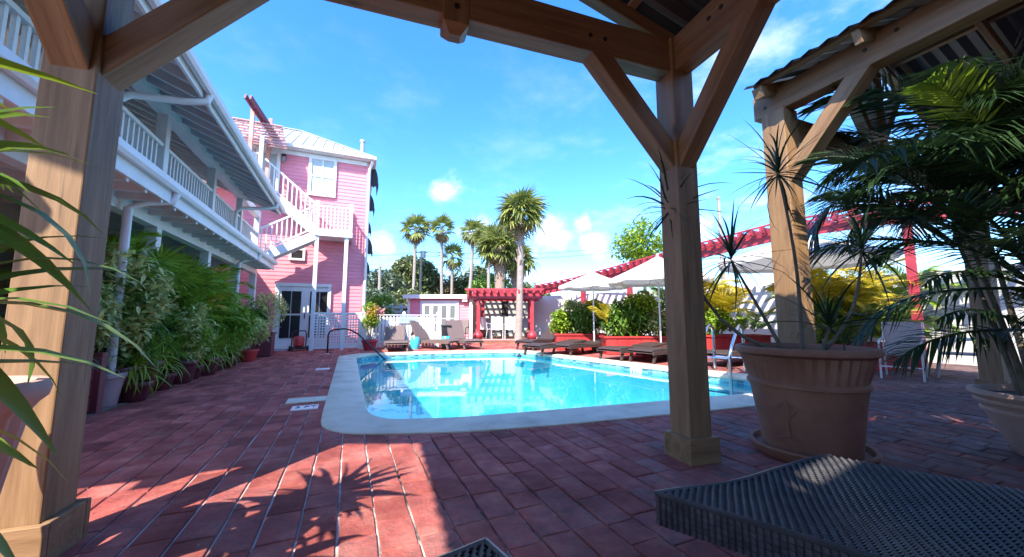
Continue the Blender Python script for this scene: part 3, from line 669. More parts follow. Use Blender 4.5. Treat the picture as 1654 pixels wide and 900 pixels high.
part('gutter', MB().box(((rx0+rx1)/2, ry0-.05, EZ+.03), (rx1-rx0, .1, .11)), 'white', h, bevel=.02)
apx = [(-2.0, YW+2.5, 8.45), (-6.2, YW+2.5, 8.45)]
zt = EZ+.08
rm = MB().add([(rx0, ry0, zt), (rx1, ry0, zt), (rx1, ry1, zt), (rx0, ry1, zt), apx[0], apx[1]], [(0, 1, 4, 5), (1, 2, 4), (2, 3, 5, 4)])
roof = part('roof', rm, 'roofmetal', h)
for k in range(22):                                     # standing seams
    x = rx0+.15+k*.31
    if x > rx1-.05: break
    f_ = 1 if x <= -2.0 else (rx1-x)/(rx1+2.0)
    part('roof_seam', MB().bar((x, ry0, zt+.012), (x, ry0+(YW+2.5-ry0)*f_, zt+(8.45-zt)*f_+.012), .025, .03), 'roofmetal', roof)
part('hip_cap', MB().bar((rx1, ry0, zt+.02), (-2.0, YW+2.5, 8.47), .1, .03), 'roofmetal', roof)
part('ridge_cap', MB().bar((-6.2, YW+2.5, 8.47), (-2.0, YW+2.5, 8.47), .12, .03), 'roofmetal', roof)
part('vent_flue', MB().tube([(.2, 14.6, 6.7), (.2, 14.6, 7.62)], .075, 14).tube([(.2, 14.6, 7.62), (.2, 14.6, 7.70)], .10, 14), 'roofmetal', h, True)
part('downpipe', MB().tube([(XC+.1, YW-.2, 6.6), (XC+.09, YW-.16, 6.5), (XC+.02, YW-.10, 6.3), (XC+.02, YW-.10, .1)], .05, 10), 'white', h, True)
def window(par, x0, x1, z0, z1, y, nx, nz, gl, fw=.1, label=None):
    wn = part('window', MB().box(((x0+x1)/2, y-.005, (z0+z1)/2), (x1-x0, .03, z1-z0)), gl, par, label=label)
    fr = MB()
    for c, s in ((((x0-fw/2), y-.03, (z0+z1)/2), (fw, .05, z1-z0+2*fw)), (((x1+fw/2), y-.03, (z0+z1)/2), (fw, .05, z1-z0+2*fw)), (((x0+x1)/2, y-.03, z1+fw/2), (x1-x0, .05, fw)), (((x0+x1)/2, y-.035, z0-fw/2), (x1-x0, .07, fw))): fr.box(c, s)
    part('frame', fr, 'white', wn, bevel=.004)
    mu = MB()
    for k in range(1, nx): mu.box((x0+(x1-x0)*k/nx, y-.026, (z0+z1)/2), (.045, .022, z1-z0))
    for k in range(1, nz): mu.box(((x0+x1)/2, y-.03, z0+(z1-z0)*k/nz), (x1-x0, .02, .05))
    if mu.v: part('glazing_bar', mu, 'white', wn)
    return wn
window(h, -1.36, -.70, 5.22, 6.40, YW-.02, 2, 2, 'blind')
window(h, -1.80, -1.48, 2.95, 3.22, YW-.02, 1, 1, 'glass', .07)
d1 = part('french_door', MB().box((-1.38, YW-.02, 1.10), (1.45, .05, 2.0)), 'white', h)
for x0 in (-2.0, -1.19):
    for k in range(2):
        for z0 in (.36, 1.14): part('pane', MB().box((x0+.13+k*.29, YW-.055, z0+.37), (.265, .02, .72)), 'glass', d1)
fr = MB()
for c, s in (((-2.13, YW-.05, 1.08), (.1, .08, 2.1)), ((-.63, YW-.05, 1.08), (.1, .08, 2.1)), ((-1.38, YW-.05, 2.08), (1.4, .08, .1)), ((-1.38, YW-.09, .1), (1.6, .16, .06))): fr.box(c, s)
part('frame', fr, 'white', d1)
part('handle', MB().bar((-1.32, YW-.08, .98), (-1.32, YW-.08, 1.16), .03, .04), 'darkmetal', d1)
# white top floor porch behind the stairs
dd = part('porch_door', MB().box((-2.62, YW-.03, 5.75), (.5, .05, 1.35)), 'blind', h)
fr = MB()
for c, s in (((-2.92, YW-.06, 5.75), (.1, .08, 1.4)), ((-2.33, YW-.06, 5.75), (.1, .08, 1.4)), ((-2.62, YW-.06, 6.4), (.5, .08, .08))): fr.box(c, s)
part('frame', fr, 'white', dd)
window(h, -3.7, -3.1, 5.3, 6.3, YW-.02, 2, 2, 'blind')
l_ = part('wall_lamp', MB().lathe([(.02, .16), (.05, .14), (.06, .10), (.045, -.04), (.03, -.06)], 12, (-2.18, YW-.16, 6.15)), 'greyglass', h, True)
part('lamp_bracket', MB().box((-2.18, YW-.08, 6.30), (.09, .14, .05)).box((-2.18, YW-.16, 6.33), (.12, .12, .03)), 'darkmetal', l_)
# ------------------------------------------------------------- outside stair (fixed to the house)
LX0, LX1, LY, LZ = -1.08, -.03, 12.92, 3.66
st = part('stair_landing', MB().box(((LX0+LX1)/2, (LY+YW-.02)/2, LZ), (LX1-LX0, YW-LY-.02, .1)), 'white_old', h)
part('landing_fascia', MB().box(((LX0+LX1)/2, LY-.02, LZ), (LX1-LX0+.04, .03, .16)).box((LX1+.02, (LY+YW-.02)/2, LZ), (.03, YW-LY-.06, .16)), 'white', st)
for x in (LX0+.06, LX1-.14): part('landing_post', MB().box((x, LY+.07, 1.80), (.11, .11, 3.6)), 'white', st, bevel=.006)
nb = MB().box((0, 0, 0), (.034, .034, .76)).mesh('baluster'); setmat(nb, 'white')
def rail_level(a, b, z, par):
    a, b = V(a), V(b); L_ = (b-a).length
    part('top_rail', MB().bar(a+V((0, 0, z+.84)), b+V((0, 0, z+.84)), .07, .045), 'white', par)
    part('bottom_rail', MB().bar(a+V((0, 0, z+.08)), b+V((0, 0, z+.08)), .05, .035), 'white', par)
    k_ = max(2, round(L_/.115))
    for k in range(1, k_): place('baluster', nb, par, Matrix.Translation(a.lerp(b, k/k_)+V((0, 0, z+.46))-base_of(par)))
for x, y in ((LX0+.04, LY+.03), (LX1-.04, LY+.03), (LX1-.04, YW-.09)):
    part('newel_post', MB().box((x, y, LZ+.5), (.1, .1, 1.0)).box((x, y, LZ+1.015), (.13, .13, .03)), 'white', st)
rail_level((LX0+.09, LY+.03, 0), (LX1-.09, LY+.03, 0), LZ+.05, st); rail_level((LX1-.04, LY+.08, 0), (LX1-.04, YW-.14, 0), LZ+.05, st)
def flight(x0, z0, x1, z1, ya, yb, n_, name):
    """from the foot (x0,z0) to the head (x1,z1)"""
    s_ = part(name, MB().bar((x0, ya, z0-.02), (x1, ya, z1-.08), .05, .26).bar((x0, yb, z0-.02), (x1, yb, z1-.08), .05, .26), 'white', h)
    for k in range(n_):
        t = (k+.5)/n_; part('tread', MB().box((x0+(x1-x0)*t, (ya+yb)/2, z0+(z1-z0)*t+.02), (abs(x1-x0)/n_+.03, yb-ya-.052, .035)), 'white_old', s_)
        part('riser', MB().box((x0+(x1-x0)*(t-.5/n_*.9), (ya+yb)/2, z0+(z1-z0)*t-.07), (.02, yb-ya-.052, .13)), 'white_old', s_)
    for y in (ya,):
        a, b = V((x0, y, z0)), V((x1, y, z1)); L_ = (b-a).length; k_ = round(abs(x1-x0)/.125)
        part('hand_rail', MB().bar(a+V((0, 0, .88)), b+V((0, 0, .88)), .07, .05), 'white', s_)
        part('lower_rail', MB().bar(a+V((0, 0, .17)), b+V((0, 0, .17)), .05, .04), 'white', s_)
        for k in range(1, k_): place('baluster', nb, s_, Matrix.Translation(a.lerp(b, k/k_)+V((0, 0, .52))-base_of(s_)) @ Matrix.Diagonal((1, 1, .92, 1)))
    return s_
flight(-2.62, 2.72, LX0, LZ, LY+.02, LY+.5, 7, 'lower_flight')
flight(LX0+.02, LZ+.1, -2.62, 5.12, LY+.53, YW-.05, 9, 'upper_flight')
part('top_deck', MB().box((-3.6, LY+.6, 5.08), (1.95, 1.1, .12)), 'white', h)
rail_level((-4.5, LY+.1, 0), (-2.68, LY+.1, 0), 5.14, h)
for x in (-2.66, -3.6): part('porch_post', MB().box((x, LY+.1, 5.8), (.1, .1, 1.5)), 'white', h)
# roof pergola above the porch
rp = part('porch_pergola', MB().box((-2.93, LY, 6.3), (.1, .1, 2.3)).box((-2.60, LY+.75, 6.3), (.1, .1, 2.3)), 'rustpink', h)
for dx in (0, .13): part('cross_beam', MB().bar((-3.03+dx, LY-.5, 7.42), (-2.50+dx, YW+.35, 6.93), .05, .14), 'maroonwood', rp)
for k in range(9):
    part('slat', MB().box((-3.02-.022*k, 13.28, 6.38+k*.088), (1.98, .10, .035), mtx=Matrix.Rotation(R(35), 3, 'X')), 'palepink' if k % 3 else 'rustpink', rp)
# awnings on the right flank
for k, (y, z, s) in enumerate(((14.5, 6.05, 1.05), (14.8, 5.15, .8), (15.2, 4.35, .6), (14.6, 3.45, .75), (15.0, 2.75, .6))):
    sl = MB(); n_ = 6
    sl.grid([[V((XC+.01+.34*s*math.sin(t*1.57/n_), y+dy, z+.75*s*math.cos(t*1.57/n_))) for t in range(n_+1)] for dy in (0, 1.1*s)])
    aw = part('awning', sl, 'black', h)
    va = MB()
    for q in range(6):
        y0 = y+1.1*s*q/6; wq = 1.1*s/6
        va.add([(XC+.01+.34*s, y0, z), (XC+.01+.34*s, y0+wq, z), (XC+.02+.34*s, y0+wq, z-.10*s), (XC+.02+.34*s, y0+wq/2, z-.17*s), (XC+.02+.34*s, y0, z-.10*s)], [(0, 1, 2, 3, 4)])
    for q in range(3):
        x0 = XC+.02+.34*s*q/3; wq = .34*s/3
        va.add([(x0, y-.01, z+.02), (x0+wq, y-.01, z+.02), (x0+wq, y-.01, z-.1*s), (x0+wq/2, y-.01, z-.17*s), (x0, y-.01, z-.1*s)], [(0, 1, 2, 3, 4)])
    side = MB().add([V((XC+.01, y, z))]+[V((XC+.01+.34*s*math.sin(t*1.57/n_), y, z+.75*s*math.cos(t*1.57/n_))) for t in range(n_+1)], [(0, q, q+1) for q in range(1, n_+1)])
    part('side_panel', side, 'black', aw); part('valance', va, 'black', aw)

# ============================================================= lattice screen and picket fence
lt = thing('lattice_screen', 'white square lattice screen in front of the pink house', 'lattice screen', (-.38, 13.0, .01))
lx0, lx1, lz0, lz1 = -.97, .30, .12, 1.12
mb = MB()
k_ = 16
for k in range(k_+1): mb.box((lx0+(lx1-lx0)*k/k_, 13.0, (lz0+lz1)/2), (.034, .012, lz1-lz0))
for k in range(13): mb.box(((lx0+lx1)/2, 12.988, lz0+(lz1-lz0)*k/12), (lx1-lx0, .010, .036))
part('lattice_panel', mb, 'white', lt, kind='stuff')
for x in (lx0-.05, lx1+.05): part('post', MB().box((x, 13.0, .6), (.08, .08, 1.18)), 'white', lt)
for z in (lz0-.03, lz1+.03): part('frame_rail', MB().box(((lx0+lx1)/2, 13.0, z), (lx1-lx0+.02, .05, .06)), 'white', lt)
fe = thing('picket_fence', 'white picket fence behind the brown loungers', 'fence', (1.7, 12.95, .01))
pk = MB().add([], []); pm_ = MB().prism([(-.042, 0), (.042, 0), (.042, .02), (-.042, .02)], 0, .96); pm_.add([(-.042, 0, .96), (.042, 0, .96), (.042, .02, .96), (-.042, .02, .96), (0, .01, 1.03)], [(0, 1, 4), (1, 2, 4), (2, 3, 4), (3, 0, 4)])
pk = pm_.mesh('picket'); setmat(pk, 'white')
for k in range(21):
    x = .50+k*.109
    place('picket', pk, fe, Matrix.Translation(V((x, 12.92, .06))-fe.location))
for x in (.44, 1.70, 2.84):
    part('post', MB().box((x, 12.98, .58), (.1, .1, 1.15)).add([(x-.06, 12.92, 1.155), (x+.06, 12.92, 1.155), (x+.06, 13.04, 1.155), (x-.06, 13.04, 1.155), (x, 12.98, 1.24)], [(3, 2, 1, 0), (0, 1, 4), (1, 2, 4), (2, 3, 4), (3, 0, 4)]), 'white', fe)
for z in (.25, .85): part('fence_rail', MB().box((1.64, 12.965, z), (2.35, .04, .07)), 'white', fe)
part('fence_cap', MB().box((1.64, 12.935, 1.105), (2.3, .07, .03)), 'white', fe)
sg = thing('notice_board', 'pale blue notice board with rows of small blue print on the white picket fence', 'notice board', (1.82, 12.9, .95))
part('board', MB().box((1.82, 12.895, .94), (.58, .02, .22)), 'paleblue', sg)
mb = MB(); rr = random.Random(9)
for k in range(4):
    x = 1.57
    while x < 2.04:
        wq = rr.uniform(.03, .07); mb.box((x+wq/2, 12.883, 1.01-k*.045), (wq, .004, .02)); x += wq+.02
part('print', mb, 'blueink', sg)

# ============================================================= small pink shed
sh = thing('pink_shed', 'small flat roofed pink shed with white windowed doors beyond the loungers', 'shed', Wp(-3.1, 17, 0))
sh.rotation_euler.z = 0
SX0, SX1, SD = -4.45, -1.80, 16.0
def wbox(mb, l0, l1, d0, d1, z0, z1):
    return mb.add([Wp(l0, d0, z0), Wp(l1, d0, z0), Wp(l1, d1, z0), Wp(l0, d1, z0), Wp(l0, d0, z1), Wp(l1, d0, z1), Wp(l1, d1, z1), Wp(l0, d1, z1)], [(3, 2, 1, 0), (4, 5, 6, 7), (0, 1, 5, 4), (1, 2, 6, 5), (2, 3, 7, 6), (3, 0, 4, 7)])
part('wall', wbox(MB(), SX0, SX1, SD, SD+2.6, 0, 1.86), 'pink', sh)
for k in range(14):
    z = .1+k*.125; part('clapboard', MB().add([Wp(SX0, SD-.02, z), Wp(SX1, SD-.02, z), Wp(SX1, SD-.002, z+.124), Wp(SX0, SD-.002, z+.124), Wp(SX0, SD, z), Wp(SX1, SD, z)], [(0, 1, 2, 3), (4, 5, 1, 0)]), 'pink', sh)
part('roof', wbox(MB(), SX0-.16, SX1+.1, SD-.22, SD+2.8, 1.86, 1.98), 'white', sh)
part('fascia', wbox(MB(), SX0-.18, SX1+.12, SD-.25, SD-.222, 1.83, 2.0), 'white', sh)
part('corner_post', wbox(MB(), SX1-.02, SX1+.12, SD-.1, SD+.04, 0, 2.12), 'white', sh)
part('corner_post', wbox(MB(), SX0-.03, SX0+.07, SD-.04, SD+.06, 0, 1.85), 'white', sh)
part('eave_bracket', wbox(MB(), SX1-.32, SX1-.1, SD-.2, SD-.03, 1.70, 1.82), 'white', sh)
dr = part('windowed_door', wbox(MB(), -3.85, -2.35, SD-.05, SD-.025, .1, 1.66), 'white', sh)
for k in range(4):
    l0 = -3.74+k*.365
    for z0 in (.45, 1.02): part('pane', wbox(MB(), l0, l0+.2, SD-.065, SD-.055, z0, z0+.52), 'greyglass', dr)
part('frame', wbox(wbox(wbox(MB(), -3.93, -3.85, SD-.075, SD-.025, .05, 1.75), -2.35, -2.27, SD-.075, SD-.025, .05, 1.75), -3.85, -2.35, SD-.075, SD-.025, 1.66, 1.75), 'white', dr)
# ============================================================= far red pergola and its terrace
pg = thing('red_pergola', 'red timber pergola on a low brick terrace at the far end of the pool', 'pergola', Wp(-.35, 16.5, 0))
F0 = 15.35
part('terrace_step', wbox(MB(), -1.75, 1.05, F0-.55, F0+3.0, .0, .13), 'terra', pg)
part('step_edge', wbox(MB(), -1.77, 1.07, F0-.57, F0-.40, .13, .165), 'palepink', pg)
for l in (-1.38, .82):
    for d in (F0, F0+2.4):
        p_ = part('post', wbox(MB(), l-.075, l+.075, d-.075, d+.075, .13, 1.98), 'red', pg)
        c = Wp(l, d, .13)
        part('post_base', MB().lathe([(.10, 0), (.17, .05), (.21, .14), (.19, .23), (.12, .30), (.09, .34)], 20, c), 'terra' if d > F0 else 'red', p_, True)
for d in (F0-.02, F0+2.42):
    part('beam', wbox(MB(), -1.85, 1.25, d-.13, d-.076, 1.80, 2.0), 'red', pg); part('beam', wbox(MB(), -1.85, 1.25, d+.076, d+.13, 1.80, 2.0), 'red', pg)
for k in range(11):
    l = -1.75+k*.29; part('rafter', wbox(MB(), l-.035, l+.035, F0-.55, F0+3.4, 2.0, 2.14), 'red', pg)
for k in range(16):
    d = F0-.45+k*.25; part('top_slat', wbox(MB(), -1.9, 1.3, d-.03, d+.03, 2.14, 2.19), 'red', pg)
wl_ = thing('garden_wall', 'high white plastered wall closing the court behind the far pergola', 'wall', Wp(2, 18.9, 0))
part('wall_body', wbox(MB(), -1.62, 1.15, 18.8, 19.0, 0, 2.02), 'shadewall', wl_)
part('dark_doorway', wbox(MB(), -.52, -.20, 18.76, 18.798, .13, 1.85), 'black', wl_)
part('wall_cap', wbox(MB(), -1.66, 1.19, 18.76, 19.04, 2.02, 2.08), 'plaster', wl_)
# right boundary wall, running back towards the camera
def wall_run(pts, h_, th, label, nm='boundary_wall'):
    c = sum((V((x, y, 0)) for x, y in pts), V())/len(pts)
    t = thing(nm, label, 'wall', c)
    for (a, b) in zip(pts[:-1], pts[1:]):
        part('wall_panel', MB().bar((a[0], a[1], h_/2), (b[0], b[1], h_/2), th, h_), 'plaster', t)
    return t
wall_run([(8.35, 16.4), (9.5, 13.2), (11.2, 10.0), (12.0, 6.0), (12.2, 1.0)], 2.05, .18, 'long white plastered wall behind the planters and umbrellas on the right')
# ------------------------------------------------------------- long red pergola along the right
PP = [V((11.0, 1.6, 3.02)), V((10.3, 3.6, 3.18)), V((9.9, 5.6, 3.2)), V((9.55, 8.0, 3.0)), V((9.0, 10.4, 2.72)), V((8.4, 12.4, 2.45)), V((7.35, 14.1, 2.2))]
rpg = thing('red_pergola', 'long red pergola with close set rafters along the white wall on the right', 'pergola', (9.6, 7.5, 0))
seg = list(zip(PP[:-1], PP[1:]))
for a, b in seg:
    part('beam', MB().bar(a-V((0, 0, .12)), b-V((0, 0, .12)), .06, .22), 'red', rpg)
for i, p in enumerate(PP):
    if i in (0, 6): continue
    part('post', MB().box((p.x+.12, p.y, p.z/2-.06), (.15, .15, p.z-.13), R(15)), 'red', rpg)
raf = 0
for a, b in seg:
    L_ = (b-a).length; k_ = int(L_/.27)
    d = (b-a).normalized(); q = V((d.y, -d.x, 0)).normalized()
    for k in range(k_):
        p = a.lerp(b, (k+.5)/k_)
        part('rafter', MB().bar(p-q*.38+V((0, 0, .06)), p+q*.95+V((0, 0, .10)), .055, .15), 'red', rpg)
    for t in (-.25, .25, .75):
        part('top_slat', MB().bar(a+q*t+V((0, 0, .165+.02*t)), b+q*t+V((0, 0, .165+.02*t)), .05, .04), 'red', rpg)
# ============================================================= leaves, fronds and plants
def leaf(mb, p0, d, L, w_, droop, up=(0, 0, 1), segs=4, fold=.25, mtx=None, tip=1.0):
    d = V(d).normalized(); u = V(up); sd_ = d.cross(u)
    if sd_.length < .05: sd_ = d.orthogonal()
    sd_.normalize(); nn = sd_.cross(d)
    rows = []
    for i in range(segs+1):
        t = i/segs; c = V(p0) + d*(L*t) - V((0, 0, 1))*(droop*L*t*t)
        hw = w_*.5*max(.0, (math.sin(math.pi*min(1, .12+t*.88)**.8) if tip == 1 else (1-t**tip)*min(1, .45+t*4)))
        if i == segs: hw = w_*.02
        rows.append([c - sd_*hw + nn*hw*fold, c, c + sd_*hw + nn*hw*fold])
    return mb.grid(rows)
def strap_mesh(L, w_, droop, segs=6, tip=2.2, seed=0, fold=.3):
    mb = MB(); rows = []; rr = random.Random(seed); bend = rr.uniform(-.12, .12)
    a = 0; x = z = y = 0
    for i in range(segs+1):
        t = i/segs; hw = w_*.5*(1-t**tip)*min(1, .5+3*t)
        if i == segs: hw = w_*.015
        rows.append([V((x, y-hw, z+hw*fold)), V((x, y, z)), V((x, y+hw, z+hw*fold))])
        an = -droop*t*1.6; x += L/segs*math.cos(an); z += L/segs*math.sin(an); y += bend*L/segs*t
    return mb.grid(rows).mesh('leaf', smooth=True)
def orient(p, az, el, roll=0, s=1): return Matrix.Translation(p) @ Matrix.Rotation(az, 4, 'Z') @ Matrix.Rotation(-el, 4, 'Y') @ Matrix.Rotation(roll, 4, 'X') @ Matrix.Scale(s, 4)
STRAP = {}
def straps(kind, L, w_, droops, m, tip=2.2):
    STRAP[kind] = []
    for i, d in enumerate(droops):
        me = strap_mesh(L, w_, d, 6, tip, i); setmat(me, m); STRAP[kind].append(me)
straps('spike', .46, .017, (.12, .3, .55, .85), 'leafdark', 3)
straps('spikeg', .42, .026, (.2, .45, .8, 1.1), 'leaf', 2.6)
straps('broad', .50, .045, (.35, .6, .9, 1.2), 'leaf')
straps('bright', .46, .056, (.35, .6, .85, 1.1), 'leaf', 2.4)
straps('brightlime', .46, .058, (.3, .5, .8), 'leaflime', 2.4)
straps('spikebright', .42, .026, (.2, .45, .8, 1.1), 'leafbright', 2.6)
straps('paddle', .42, .13, (.15, .35, .5), 'leaf', 2.4)
straps('grass', .38, .014, (.6, 1.0, 1.5), 'leafgrey', 3)
straps('spider', .36, .018, (.7, 1.1, 1.5), 'leaflime', 3)
def pinnate(L, arch, n_, ll, lw, m, seed=0, sag=.4, seg=2, petiole=.22):
    """feather palm frond along +X, arching down"""
    rr = random.Random(seed); mb = MB(); pts = []; x = z = y = 0; N_ = 14; dirs = []
    yb_ = rr.uniform(-.25, .25)
    for i in range(N_+1):
        t = i/N_; an = arch*(.15-t*t*1.25); pts.append(V((x, y, z))); dirs.append(an)
        x += L/N_*math.cos(an); z += L/N_*math.sin(an); y += yb_*t*L/N_
    mb.tube(pts, [.012*L*(1-.75*i/N_)+.0015 for i in range(N_+1)], 4)
    for k in range(n_):
        t = petiole+(1-petiole)*(k+.5)/n_; f_ = t*N_; i = min(N_-1, int(f_)); p = pts[i].lerp(pts[i+1], f_-i); an = dirs[i]
        tx = V((math.cos(an), 0, math.sin(an))); sz = math.sin(math.pi*min(1, (t-petiole)/(1-petiole)*.85+.16))**.6
        for sgn in (-1, 1):
            th = R(62-30*t+rr.uniform(-7, 7)); d = tx*math.cos(th)+V((0, sgn, 0))*math.sin(th)+V((0, 0, .18+rr.uniform(-.1, .12)))
            l_ = ll*sz*rr.uniform(.85, 1.1)
            leaf(mb, p, d, l_, lw, sag*rr.uniform(.7, 1.4), segs=seg, fold=.2)
    me = mb.mesh('frond'); setmat(me, m); return me
def fan(L, r, m, seed=0, n_=20, droop=.35, span=250):
    """fan palm leaf: petiole along +X then a pleated fan"""
    rr = random.Random(seed); mb = MB(); pts = [V((L*t, 0, -.12*L*t*t)) for t in (0, .5, 1)]
    mb.tube(pts, [.02*r+.004, .012*r+.003, .008*r+.002], 4); c = pts[-1]
    for k in range(n_):
        a = R(-span/2+span*k/(n_-1)); d = V((math.cos(a), math.sin(a), .15*math.cos(a)))
        leaf(mb, c, d, r*(1-.25*abs(a)/2.3)*rr.uniform(.9, 1.08), r*.15, droop*rr.uniform(.6, 1.5), segs=3, fold=.5, tip=2.5)
    me = mb.mesh('frond'); setmat(me, m); return me
def stem_path(a, b, bow, n_=7):
    a, b = V(a), V(b); q = V(bow); return [a.lerp(b, t)+q*math.sin(math.pi*t) for t in [i/n_ for i in range(n_+1)]]
def rosette(t, pos, kind, n_, rr, el0=-20, el1=80, s0=.8, s1=1.15, az0=0, az1=360):
    pos = V(pos)-t.location
    for k in range(n_):
        f_ = (k+.5)/n_; el = R(el0+(el1-el0)*f_+rr.uniform(-9, 9)); az = R(az0+(az1-az0)*((k*.618) % 1)+rr.uniform(-12, 12))
        place('leaf', rr.choice(STRAP[kind]), t, orient(pos+V((0, 0, .05*f_-.02)), az, el, rr.uniform(-.5, .5), rr.uniform(s0, s1)))
def foliage(c, rad, n_, ls, seed, holes=.35, aspect=.45, droop=.3):
    """small leaves gathered in clumps through an ellipsoid"""
    rr = random.Random(seed); mb = MB(); c = V(c); rad = V(rad)
    cl = []; n_ = int(n_*2.3)
    while len(cl) < max(8, n_//40):
        p = V((rr.uniform(-1, 1), rr.uniform(-1, 1), rr.uniform(-1, 1)))
        if p.length < 1 and p.length > .25: cl.append(p)
    for k in range(n_):
        q = cl[rr.randrange(len(cl))]; p = q + V((rr.gauss(0, .17), rr.gauss(0, .17), rr.gauss(0, .17)))
        if p.length > 1.12: p = p*(1.05/p.length)
        p = V((p.x*rad.x, p.y*rad.y, p.z*rad.z))+c
        d = V((rr.gauss(0, 1), rr.gauss(0, 1), rr.gauss(.15, .7)))
        if d.length < .1: continue
        leaf(mb, p, d, ls*rr.uniform(.6, 1.3), ls*aspect, droop, segs=2, fold=.25, up=(rr.uniform(-.5, .5), rr.uniform(-.5, .5), 1))
    return mb
def pot(t, c, r0, r1, h_, m, soil=True, rim=.03, fl=None, smooth=True):
    pr = [(r0*.96, 0), (r0, .01), ((r0*2+r1)/3, h_*.33), ((r0+r1*2)/3, h_*.66), (r1*.97, h_-.06), (r1*.98, h_-.055), (r1+rim*.3, h_-.05), (r1+rim*.4, h_-.01), (r1+rim*.3, h_), (r1-.02, h_), (r1-.035, h_-.03), (r1-.05, h_-.06)]
    p = part('pot', MB().lathe(pr, 28, c), m, t, smooth)
    if soil: part('soil', MB().lathe([(r1-.045, h_-.07), (r1-.05, h_-.045), (.01, h_-.03)], 16, c), 'soil', t)
    return p
AR = {k: [pinnate(L, a, n_, ll, lw, m, s, sg) for s, a in enumerate(arcs)] for k, (L, arcs, n_, ll, lw, m, sg) in {
 'areca': (.85, (.7, 1.0, 1.3, 1.6), 22, .30, .026, 'leaf', .45), 'arecalime': (.85, (.8, 1.2, 1.6), 22, .30, .028, 'leaflime', .45),
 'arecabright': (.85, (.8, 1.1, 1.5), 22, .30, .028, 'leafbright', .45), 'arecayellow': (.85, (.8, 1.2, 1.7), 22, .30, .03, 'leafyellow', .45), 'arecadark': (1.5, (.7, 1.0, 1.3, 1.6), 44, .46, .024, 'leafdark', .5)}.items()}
FN = {'fanbright': [fan(.45, .42, 'leafbright', s, 18, .3) for s in range(3)], 'fan': [fan(.45, .42, 'leaf', s, 18, .3) for s in range(3)], 'fanlime': [fan(.45, .42, 'leaflime', s, 18, .35) for s in range(3)],
      'sabal': [fan(.75, .85, 'leafpalm', s, 18, d, 230) for s, d in enumerate((.35, .6, .9))], 'wash': [fan(.8, .9, 'leafpalm', s+5, 16, d, 220) for s, d in enumerate((.3, .5, .8))],
      'dry': [fan(.7, .8, 'leafdry', s+9, 12, 1.1, 160) for s in range(2)]}
def fronds(t, pos, meshes, n_, rr, el0, el1, s0, s1, nm='frond', az0=0, az1=360):
    pos = V(pos)-t.location
    for k in range(n_):
        f_ = (k+.5)/n_; el = R(el0+(el1-el0)*f_+rr.uniform(-7, 7)); az = R(az0+(az1-az0)*((k*.618+.1) % 1)+rr.uniform(-12, 12))
        place(nm, rr.choice(meshes), t, orient(pos, az, el, rr.uniform(-.35, .35), rr.uniform(s0, s1)))
def fpart(t, mb, m, nm='foliage'): return part(nm, mb, m, t, kind='stuff')

# ------------------------------------------------------------- foreground: big terracotta pot with dragon trees
PC = V((3.13, 1.72, .012)); rr = random.Random(21)
t = thing('potted_dragon_tree', 'spiky dark dragon trees in the big fluted terracotta pot on a saucer', 'potted plant', PC)
pr = [(.30, .05), (.315, .06), (.33, .16), (.355, .34), (.375, .46), (.385, .50), (.40, .505), (.40, .525), (.385, .54), (.40, .58), (.425, .66), (.44, .715), (.455, .725), (.475, .735), (.478, .76), (.465, .778), (.44, .78), (.425, .765), (.42, .74), (.41, .70)]
pr = [(r*.92, z) for r, z in pr]
pt_ = part('pot', MB().lathe(pr, 144, PC, flute=(9, 11, 36, .045)), 'terra', t, True)
part('saucer', MB().lathe([(.32, 0), (.35, .015), (.37, .06), (.38, .075), (.375, .088), (.35, .085), (.335, .05), (.01, .045)], 48, PC), 'terra', t, True)
part('soil', MB().lathe([(.38, .69), (.378, .72), (.01, .735)], 24, PC), 'soil', t)
em = MB()                                              # raised tree emblem on the side that faces the pool
def on_pot(a, z, o_=.004):
    r_ = .29+(.354-.29)*max(0, (z-.06)/.44)**.9; return PC+V(((r_+o_)*math.cos(a), (r_+o_)*math.sin(a), z))
a0 = math.atan2(-PC.y, -PC.x)-.35
em.tube([on_pot(a0, z) for z in (.16, .24, .32)], [.012, .009, .007], 5)
for k in range(-3, 4):
    em.tube([on_pot(a0+k*.012, .30), on_pot(a0+k*.06, .37+.02*(3-abs(k))), on_pot(a0+k*.10, .36+.012*(3-abs(k)))], [.006, .008, .003], 5)
for k in (-2, -1, 1, 2): em.tube([on_pot(a0, .18), on_pot(a0+k*.06, .145+.012*abs(k)), on_pot(a0+k*.12, .15)], [.006, .007, .003], 5)
part('emblem', em, 'terra', pt_, True)
base = PC+V((0, 0, .72))
STEMS = [(base+V((.03, .02, 0)), (2.97, 1.70, 2.10), (.07, 0, .0), 46), (base+V((-.12, .06, 0)), (2.24, 2.08, 1.83), (-.10, .05, -.22), 44), (base+V((-.05, .10, 0)), (2.67, 1.91, 1.44), (.05, .02, -.02), 40),
         (base+V((.1, -.06, 0)), (3.58, 1.50, 1.52), (.06, -.03, -.08), 42), (base+V((.02, -.1, 0)), (3.27, 1.60, .93), (0, 0, .0), 34)]
for i, (a, b, bow, nl) in enumerate(STEMS):
    part('stem', MB().tube(stem_path(a, b, bow), [.016-.0012*k for k in range(8)], 7), 'stem', t, True)
    rosette(t, b, 'spike', nl, rr, -45 if i != 4 else -5, 85, .7, 1.15)
